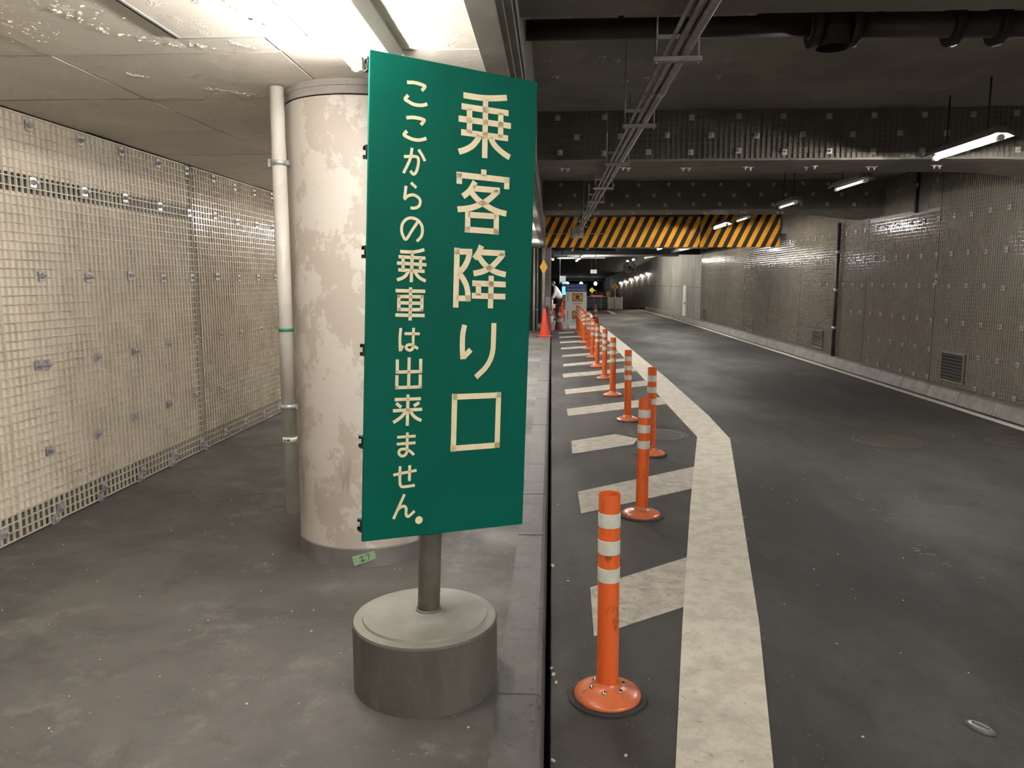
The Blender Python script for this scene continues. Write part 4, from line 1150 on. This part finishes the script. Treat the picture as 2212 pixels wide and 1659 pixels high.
# grey posts and piers by the cones
t = thing('pier', 'grey square pier at the kerb behind the red cones', 'pier', (-.14, 23.6, ZW))
bevel(MB().box(-.17, .13, 0, .5, 0, 2.45).build('shaft', 'fascia', t), .02)
MB().box(-.18, .14, -.01, .51, 0, .10).build('plinth', 'skirt', t)
MB().box(-.04, .10, -.03, 0, .62, .95).build('notice_plate', 'lgrey', t)
t = thing('warning_sign', 'amber diamond warning plate fixed to the pier above the red cones', 'sign', (-.21, 21.0, 1.93))
MB().add([(-.11, -.008, 0), (.0, -.008, -.2), (.11, -.008, 0), (0, -.008, .2), (-.11, .008, 0), (.0, .008, -.2), (.11, .008, 0), (0, .008, .2)], [(0, 1, 2, 3), (7, 6, 5, 4), (0, 4, 5, 1), (1, 5, 6, 2), (2, 6, 7, 3), (3, 7, 4, 0)]).build('plate', 'amber', t)
MB().tube([(0, .03, -1.81), (0, .03, .5)], .035, 12).build('post', 'conduit', t)
for i, (x, y, r, m_, lab) in enumerate([(-.50, 22.3, .03, 'pvc', 'pale vertical pipe against the dark cross wall, left of the pair'), (-.40, 22.2, .022, 'conduit', 'grey vertical pipe against the dark cross wall, right of the pair')]):
    t = thing('wall_pipe', lab, 'pipe', (x, y, ZW))
    MB().tube([(0, 0, 0), (0, 0, 2.4)], r, 10).build('pipe', m_, t)
    for z in (.6, 1.6): MB().tube([(0, 0, z), (0, 0, z + .04)], r * 1.25, 10).build('clamp', 'galv', t)

# lamps down the tunnel
def far_lamp(x, y, z, L, mat, label, cat='lamp'):
    t = thing('tunnel_lamp', label, cat, (x, y, z))
    MB().box(-.05, .05, -L / 2, L / 2, 0, .05).build('housing', 'lamp_grey', t)
    MB().tube([(0, -L / 2 + .02, -.03), (0, L / 2 - .02, -.03)], .025, 8).build('tube', mat, t)
    MB().tube([(0, 0, .05), (0, 0, max(.06, ceil_z(y) - z))], .01, 6).build('hanger_rod', 'black', t)
ordn = ['nearest', 'second', 'third', 'farthest']
for i, y in enumerate((28.9, 31, 33, 35)):
    far_lamp(1.12, y, 2.46, .5, 'tube_far', ordn[i] + ' of four small lit lamps in a line left of centre down the tunnel')
for i, y in enumerate((33.5, 36.0)):
    far_lamp(3.5, y, 2.47, .5, 'tube_far', ('nearer' if i == 0 else 'farther') + ' of two small lit lamps over the right lane down the tunnel')
for i, y in enumerate((22.0, 25.5)):  # unseen lamps added behind the striped board to brighten the far wall
    far_lamp(3.5, y, 2.62, .9, 'tube_road', ('nearer' if i == 0 else 'farther') + ' of two added unseen lamps brightening the right wall past the striped board')
far_lamp(-.9 + .95, 27.5, 2.32, .25, 'tube_cool', 'small cool lamp above the bending man')
wn = ['first and nearest', 'second', 'third', 'fourth', 'fifth', 'sixth and farthest']
for i, (y, z) in enumerate(((41.0, 1.93), (42.9, 1.84), (44.8, 1.75), (46.7, 1.64), (48.6, 1.52), (50.5, 1.42))):
    x = wall_x(y)
    t = thing('wall_lamp', 'glowing bulkhead lamp high on the curved right wall, ' + wn[i] + ' of six', 'lamp', (x, y, z), group='bulkhead lamps on the curved wall')
    MB().box(-.10, .03, -.10, .10, .0, .08).build('housing', 'lamp_white', t)
    MB().dome((-.06, 0, 0), .085, .09, (0, 0, -1), 10, 3).build('diffuser', 'bulkhead', t)
for i, x in enumerate((1.18, 2.2, 3.25)):
    t = thing('lintel_lamp', ['left', 'middle', 'right'][i] + ' of three round white lamps under the far dark lintel', 'lamp', (x, 57.4, 1.32))
    MB().box(-.06, .06, -.02, .1, .02, .2).build('bracket', 'black', t)
    MB().lathe([(.0, -.14), (.09, -.1), (.13, 0), (.09, .1), (0, .14)], 14).build('globe', 'globe', t)

# pipes and ducts under the far ceiling
rp = random.Random(5)
for i, (x0, x1, y0, y1, z, r, mat) in enumerate([(1.3, 1.3, 19.5, 36, 2.70, .05, 'conduit'), (.75, .75, 19.5, 37, 2.66, .035, 'lgrey'), (2.1, 2.6, 20, 36, 2.68, .07, 'pipe_dark'), (4.4, 4.3, 20, 36, 2.6, .06, 'conduit'), (.2, 5.0, 24.5, 25.2, 2.62, .05, 'conduit'), (.1, 5.0, 31.5, 31.0, 2.56, .06, 'lgrey'), (.2, 1.9, 28.0, 27.6, 2.36, .03, 'lgrey')]):
    t = thing('ceiling_pipe', ['grey pipe running along the far ceiling above the line of lamps', 'pale thin pipe running along the far ceiling on the left', 'thick dark pipe running along the middle of the far ceiling', 'grey pipe running along the far ceiling by the right wall', 'grey pipe crossing the far ceiling, nearest of the crossing pipes', 'pale pipe crossing the far ceiling farthest away', 'short pale pipe crossing low above the notice board'][i], 'pipe')
    MB().tube([(x0, y0, z), (x1, y1, z)], r, 10).build('pipe', mat, t)
    for f in (.2, .5, .8):
        x, y = x0 + (x1 - x0) * f, y0 + (y1 - y0) * f
        MB().box(x - .015, x + .015, y - .015, y + .015, z, ceil_z(y) + .01).build('hanger', 'black', t)
t = thing('ceiling_fan', 'round grey jet fan under the far ceiling near the right wall', 'fan', (3.9, 39.0, 2.2))
MB().tube([(0, -.7, 0), (0, .7, 0)], .26, 20, caps=False).build('casing', 'grey', t)
MB().lathe([(.08, -.05), (.08, .05), (0, .08)], 12).build('hub', 'black', t, rot=(PI / 2, 0, 0))
for k in range(6):
    a = k * PI / 3
    MB().obox((.16 * math.cos(a), 0, .16 * math.sin(a)), (.09 * math.cos(a), 0, .09 * math.sin(a)), (-.03 * math.sin(a), .03, .03 * math.cos(a)), (.002, .004, .002)).build('blade', 'grey', t)
for y in (-.5, .5): MB().box(-.02, .02, y - .02, y + .02, .25, .5).build('hanger', 'black', t)
t = thing('box_sign', 'small white box sign hanging above the bending man', 'sign', (.42, 28.2, 1.62))
bevel(MB().box(-.10, .10, -.04, .04, -.11, .11).build('box', 'lgrey', t), .01)
MB().box(-.12, -.10, -.05, .05, -.2, .11).build('side_rail', 'white', t)
MB().tube([(-.11, 0, .1), (-.11, 0, 1.16)], .012, 6).build('hanger_rod', 'grey', t)
t = thing('bulkhead_sign', 'dull cream plate hanging in the middle of the far ceiling', 'sign', (2.0, 37, 1.98))
MB().box(-.15, .15, -.02, .02, -.09, .09).build('plate', 'pvc', t)
for x in (-.1, .1): MB().box(x - .008, x + .008, -.008, .008, .09, .8).build('hanger', 'black', t)

# glazed screen, panels and signs beyond the crest
t = thing('glazed_screen', 'dark glazed screen standing beyond the road crest', 'screen', (2.62, 44.0, -.1))
for k in range(3): MB().box(-.60 + k * .40, -.22 + k * .40, -.015, .015, .06, .72).build('pane', 'glass_dark', t)
for k in range(4): MB().box(-.62 + k * .40, -.58 + k * .40, -.03, .03, 0, .78).build('upright', 'grey', t)
MB().box(-.62, .62, -.035, .035, .72, .78).build('top_rail', 'grey', t)
for k in range(4): MB().box(-.58, .60, -.03, -.018, .15 + k * .13, .165 + k * .13).build('rail', 'grey', t)
t = thing('panel_fence', 'pale grey panel fence with white posts right of the glazed screen', 'fence', (3.62, 43.5, -.07))
for k in range(2): MB().box(-.36 + k * .36, -.03 + k * .36, -.015, .015, .05, .70).build('panel', 'lgrey', t)
for k in range(3): MB().box(-.40 + k * .36, -.35 + k * .36, -.03, .03, 0, .74).build('post', 'white', t)
def diamond(name, x, y, z, r, mat, label, post=True, base=0):
    t = thing(name, label, 'sign', (x, y, z))
    q = [(-r, 0), (0, -r), (r, 0), (0, r)]
    MB().add([(a, -.01, b) for a, b in q] + [(a, .01, b) for a, b in q], [(0, 1, 2, 3), (7, 6, 5, 4), (0, 4, 5, 1), (1, 5, 6, 2), (2, 6, 7, 3), (3, 7, 4, 0)]).build('plate', mat, t)
    m = MB(); ribbon(m, [(0, -r * .5), (0, r * .1), (-r * .2, r * .35)], r * .16, -.014, -.010); ribbon(m, [(0, 0), (r * .25, r * .2)], r * .14, -.0135, -.010)
    m.build('arrow', 'pblack', t)
    if post: MB().tube([(0, .03, base - z), (0, .03, r)], .03, 8).build('post', 'white', t)
diamond('diamond_sign', 3.52, 43.0, 1.21, .19, 'amber', 'amber diamond road sign on a white post at the far bend', base=-.05)
diamond('diamond_sign', 3.16, 43.2, .82, .17, 'amber', 'lower amber diamond road sign left of the taller one', base=-.05)
diamond('diamond_sign', 2.36, 45.2, 1.0, .16, 'yellow_lit', 'bright yellow diamond sign in the far dark opening', base=-.14)
t = thing('car', 'distant car with glowing red tail lamps past the crest', 'car', (3.05, 52.0, -.45))
bevel(MB().box(-.75, .75, 0, 3.6, .25, .85).build('body', 'black', t), .08)
bevel(MB().box(-.6, .6, .5, 2.6, .85, 1.3).build('cabin', 'glass_dark', t), .12)
for x in (-.58, .58): MB().box(x - .16, x + .16, -.02, .02, .92 - .25, 1.02 - .25).build('tail_lamp', 'red_lit', t)
MB().box(-.4, .4, -.025, .01, .93, .99).build('brake_lamp', 'red_lit', t)
for x in (-.7, .7):
    for y in (.6, 2.9): MB().tube([(x - .08, y, .28), (x + .08, y, .28)], .28, 14).build('wheel', 'rubber', t)
t = thing('lit_sign', 'glowing blue sign behind the notice board', 'sign', (.55, 34.0, 1.0))
MB().box(-.10, .10, -.03, .03, -.1, .72).build('case', 'black', t)
MB().box(-.08, .08, -.036, -.03, .42, .66).build('lit_face', 'blue_lit', t)
MB().box(-.08, .08, -.036, -.03, -.06, .30).build('lit_face', 'blue_lit', t)
MB().box(-.02, .02, -.02, .02, -1.0, -.1).build('post', 'grey', t)
t = thing('light_strip', 'vertical string of bright lights on the left wall behind the man', 'light', (-.28, 33.5, .6))
MB().box(-.02, .0, -.03, .03, 0, 1.4).build('backing', 'black', t)
for k in range(7): MB().dome((.0, 0, .12 + k * .19), .028, .03, (1, -.6, 0), 6, 2).build('bulb', 'globe', t)

# barriers around the man
t = thing('barrier', 'red and white striped barrier board behind the man', 'barrier', (.33, 33.2, 0))
for k in range(6): MB().box(-.45 + k * .15, -.30 + k * .15, -.015, .015, .38, .56).build('stripe_block', 'white' if k % 2 else 'red', t)
for k in range(6): MB().box(-.45 + k * .15, -.30 + k * .15, -.015, .015, .12, .30).build('stripe_block', 'red' if k % 2 else 'white', t)
for x in (-.42, .42): MB().box(x - .02, x + .02, -.2, .2, 0, .03).build('foot', 'grey', t); MB().box(x - .018, x + .018, .015, .045, 0, .62).build('upright', 'grey', t)
t = thing('orange_fence', 'orange plastic barrier behind the tripod', 'barrier', (.58, 33.8, 0))
for k in range(3): MB().box(-.22, .22, -.02, .02, .15 + k * .25, .33 + k * .25).build('rail', 'cone', t)
for x in (-.2, .2): MB().box(x - .025, x + .025, -.03, .03, 0, .92).build('post', 'cone', t)
t = thing('tripod', 'black tripod stand between the man and the notice board', 'tripod', (.50, 29.5, 0))
for k in range(3):
    a = k * 2.094 + .5
    MB().tube([(.26 * math.cos(a), .26 * math.sin(a), 0), (0, 0, .72)], .014, 6).build('leg', 'black', t)
MB().tube([(0, 0, .6), (0, 0, .95)], .018, 8).build('centre_post', 'black', t)
MB().box(-.12, .12, -.02, .02, .60, .63).build('brace', 'black', t)
t = thing('bucket', 'small white bucket on the ground by the man', 'bucket', (.0, 29.6, 0))
MB().lathe([(0, .004), (.085, .004), (.105, .2), (.112, .2), (.112, .215), (.10, .215), (.085, .02), (0, .02)], 20).build('pail', 'white', t)
MB().tube([(.11 * math.cos(a * PI / 8), 0, .2 + .09 * math.sin(a * PI / 8)) for a in range(9)], .004, 6).build('handle', 'grey', t)
t = thing('lamp_post', 'short white light pole left of the man', 'light pole', (.05, 31.6, 0))
MB().tube([(0, 0, .05), (0, 0, .86)], .035, 10).build('pole', 'white', t)
MB().dome((0, 0, .86), .06, .09, (0, 0, 1), 10, 3).build('globe', 'globe', t)
MB().lathe([(0, .06), (.12, .05), (.14, 0)], 16).build('base', 'grey', t)

# ================================================================== PERSON
pn = thing('person', 'person in white shirt and black trousers bending forward by the barrier', 'person', (.22, 30.8, 0))
def skin(name, verts, edges, rads, mat, root, sub=2):
    me = bpy.data.meshes.new(name); me.from_pydata(verts, edges, []); me.update()
    o = link(name, me, pn); me.materials.append(M[mat])
    md = o.modifiers.new('Skin', 'SKIN'); md.use_smooth_shade = True
    lay = me.skin_vertices[0].data
    for i, r in enumerate(rads):
        lay[i].radius = r if isinstance(r, tuple) else (r, r)
        lay[i].use_root = (i == root)
    s = o.modifiers.new('Subsurf', 'SUBSURF'); s.levels = sub; s.render_levels = sub
    return o
# body: faces -x and leans over; local x forward is negative
hip = (.12, 0, .86); chest = (0, 0, 1.18); neck = (-.09, 0, 1.32); head = (-.15, 0, 1.40); crown = (-.19, 0, 1.50)
bv = [hip, (.06, 0, 1.0), chest, neck, (-.125, 0, 1.37), (-.155, 0, 1.43), (-.19, 0, 1.505),
      (.10, -.10, .82), (.0, -.10, .46), (.03, -.10, .09), (-.12, -.10, .045),
      (.14, .10, .82), (.07, .11, .46), (.13, .11, .09), (-.01, .11, .045),
      (-.02, -.18, 1.24), (-.08, -.22, .98), (-.20, -.19, .80), (-.23, -.18, .72),
      (-.02, .18, 1.24), (-.10, .22, 1.0), (-.24, .18, .86), (-.27, .17, .78)]
be = [(0, 1), (1, 2), (2, 3), (3, 4), (4, 5), (5, 6), (0, 7), (7, 8), (8, 9), (9, 10), (0, 11), (11, 12), (12, 13), (13, 14), (2, 15), (15, 16), (16, 17), (17, 18), (2, 19), (19, 20), (20, 21), (21, 22)]
br = [.13, .12, .14, .055, .06, .095, .07, .085, .06, .042, .035, .085, .06, .042, .035, .055, .045, .034, .03, .055, .045, .034, .03]
skin('body', bv, be, br, 'skin', 0)
sv = [(.115, 0, .84), (.07, 0, .98), chest, (-.07, 0, 1.285), (-.02, -.18, 1.24), (-.08, -.22, .98), (-.16, -.205, .86), (-.02, .18, 1.24), (-.10, .22, 1.0), (-.19, .20, .92)]
skin('shirt', sv, [(0, 1), (1, 2), (2, 3), (2, 4), (4, 5), (5, 6), (2, 7), (7, 8), (8, 9)], [.165, .155, .16, .075, .072, .06, .055, .072, .06, .055], 'shirt', 2)
tv = [(.10, 0, .93), (.10, -.10, .80), (.0, -.10, .46), (.03, -.10, .11), (.14, .10, .80), (.07, .11, .46), (.13, .11, .11)]
skin('trousers', tv, [(0, 1), (1, 2), (2, 3), (0, 4), (4, 5), (5, 6)], [.140, .10, .078, .062, .10, .078, .062], 'trousers', 0)
for x, y in ((.03, -.10), (.13, .11)):
    sh = MB().box(x - .20, x + .06, y - .045, y + .045, .0, .075).build('shoe', 'black', pn); bevel(sh, .025, 3)
hr = MB()
hr.dome((-.155, 0, 1.44), .105, .10, (.1, 0, 1), 14, 5)
hr.dome((-.125, 0, 1.425), .10, .06, (1, 0, .2), 14, 4)
hr.build('hair', 'hair', pn)
f = MB()
for y in (-.035, .035): f.dome((-.245, y, 1.415), .011, .006, (-1, 0, -.2), 8, 3)
f.build('eye', 'pblack', pn)
MB().dome((-.245, 0, 1.385), .018, .028, (-1, 0, -.5), 8, 3).build('nose', 'skin', pn)
for y in (-.095, .095): MB().dome((-.15, y, 1.40), .026, .015, (0, 1 if y > 0 else -1, 0), 8, 3).build('ear', 'skin', pn)
for (hx_, hy_, hz) in ((-.23, -.18, .72), (-.27, .17, .78)):
    for k in range(4):
        yk = hy_ + (k - 1.5) * .02
        MB().tube([(hx_ - .005, yk, hz), (hx_ - .03, yk, hz - .04), (hx_ - .03 + .01, yk, hz - .075 - (.008 if k in (1, 2) else 0))], [.011, .010, .008], 6).build('finger', 'skin', pn)
    MB().tube([(hx_ + .005, hy_ - .03, hz + .03), (hx_ - .02, hy_ - .05, hz - .005), (hx_ - .035, hy_ - .05, hz - .025)], [.012, .011, .008], 6).build('thumb', 'skin', pn)
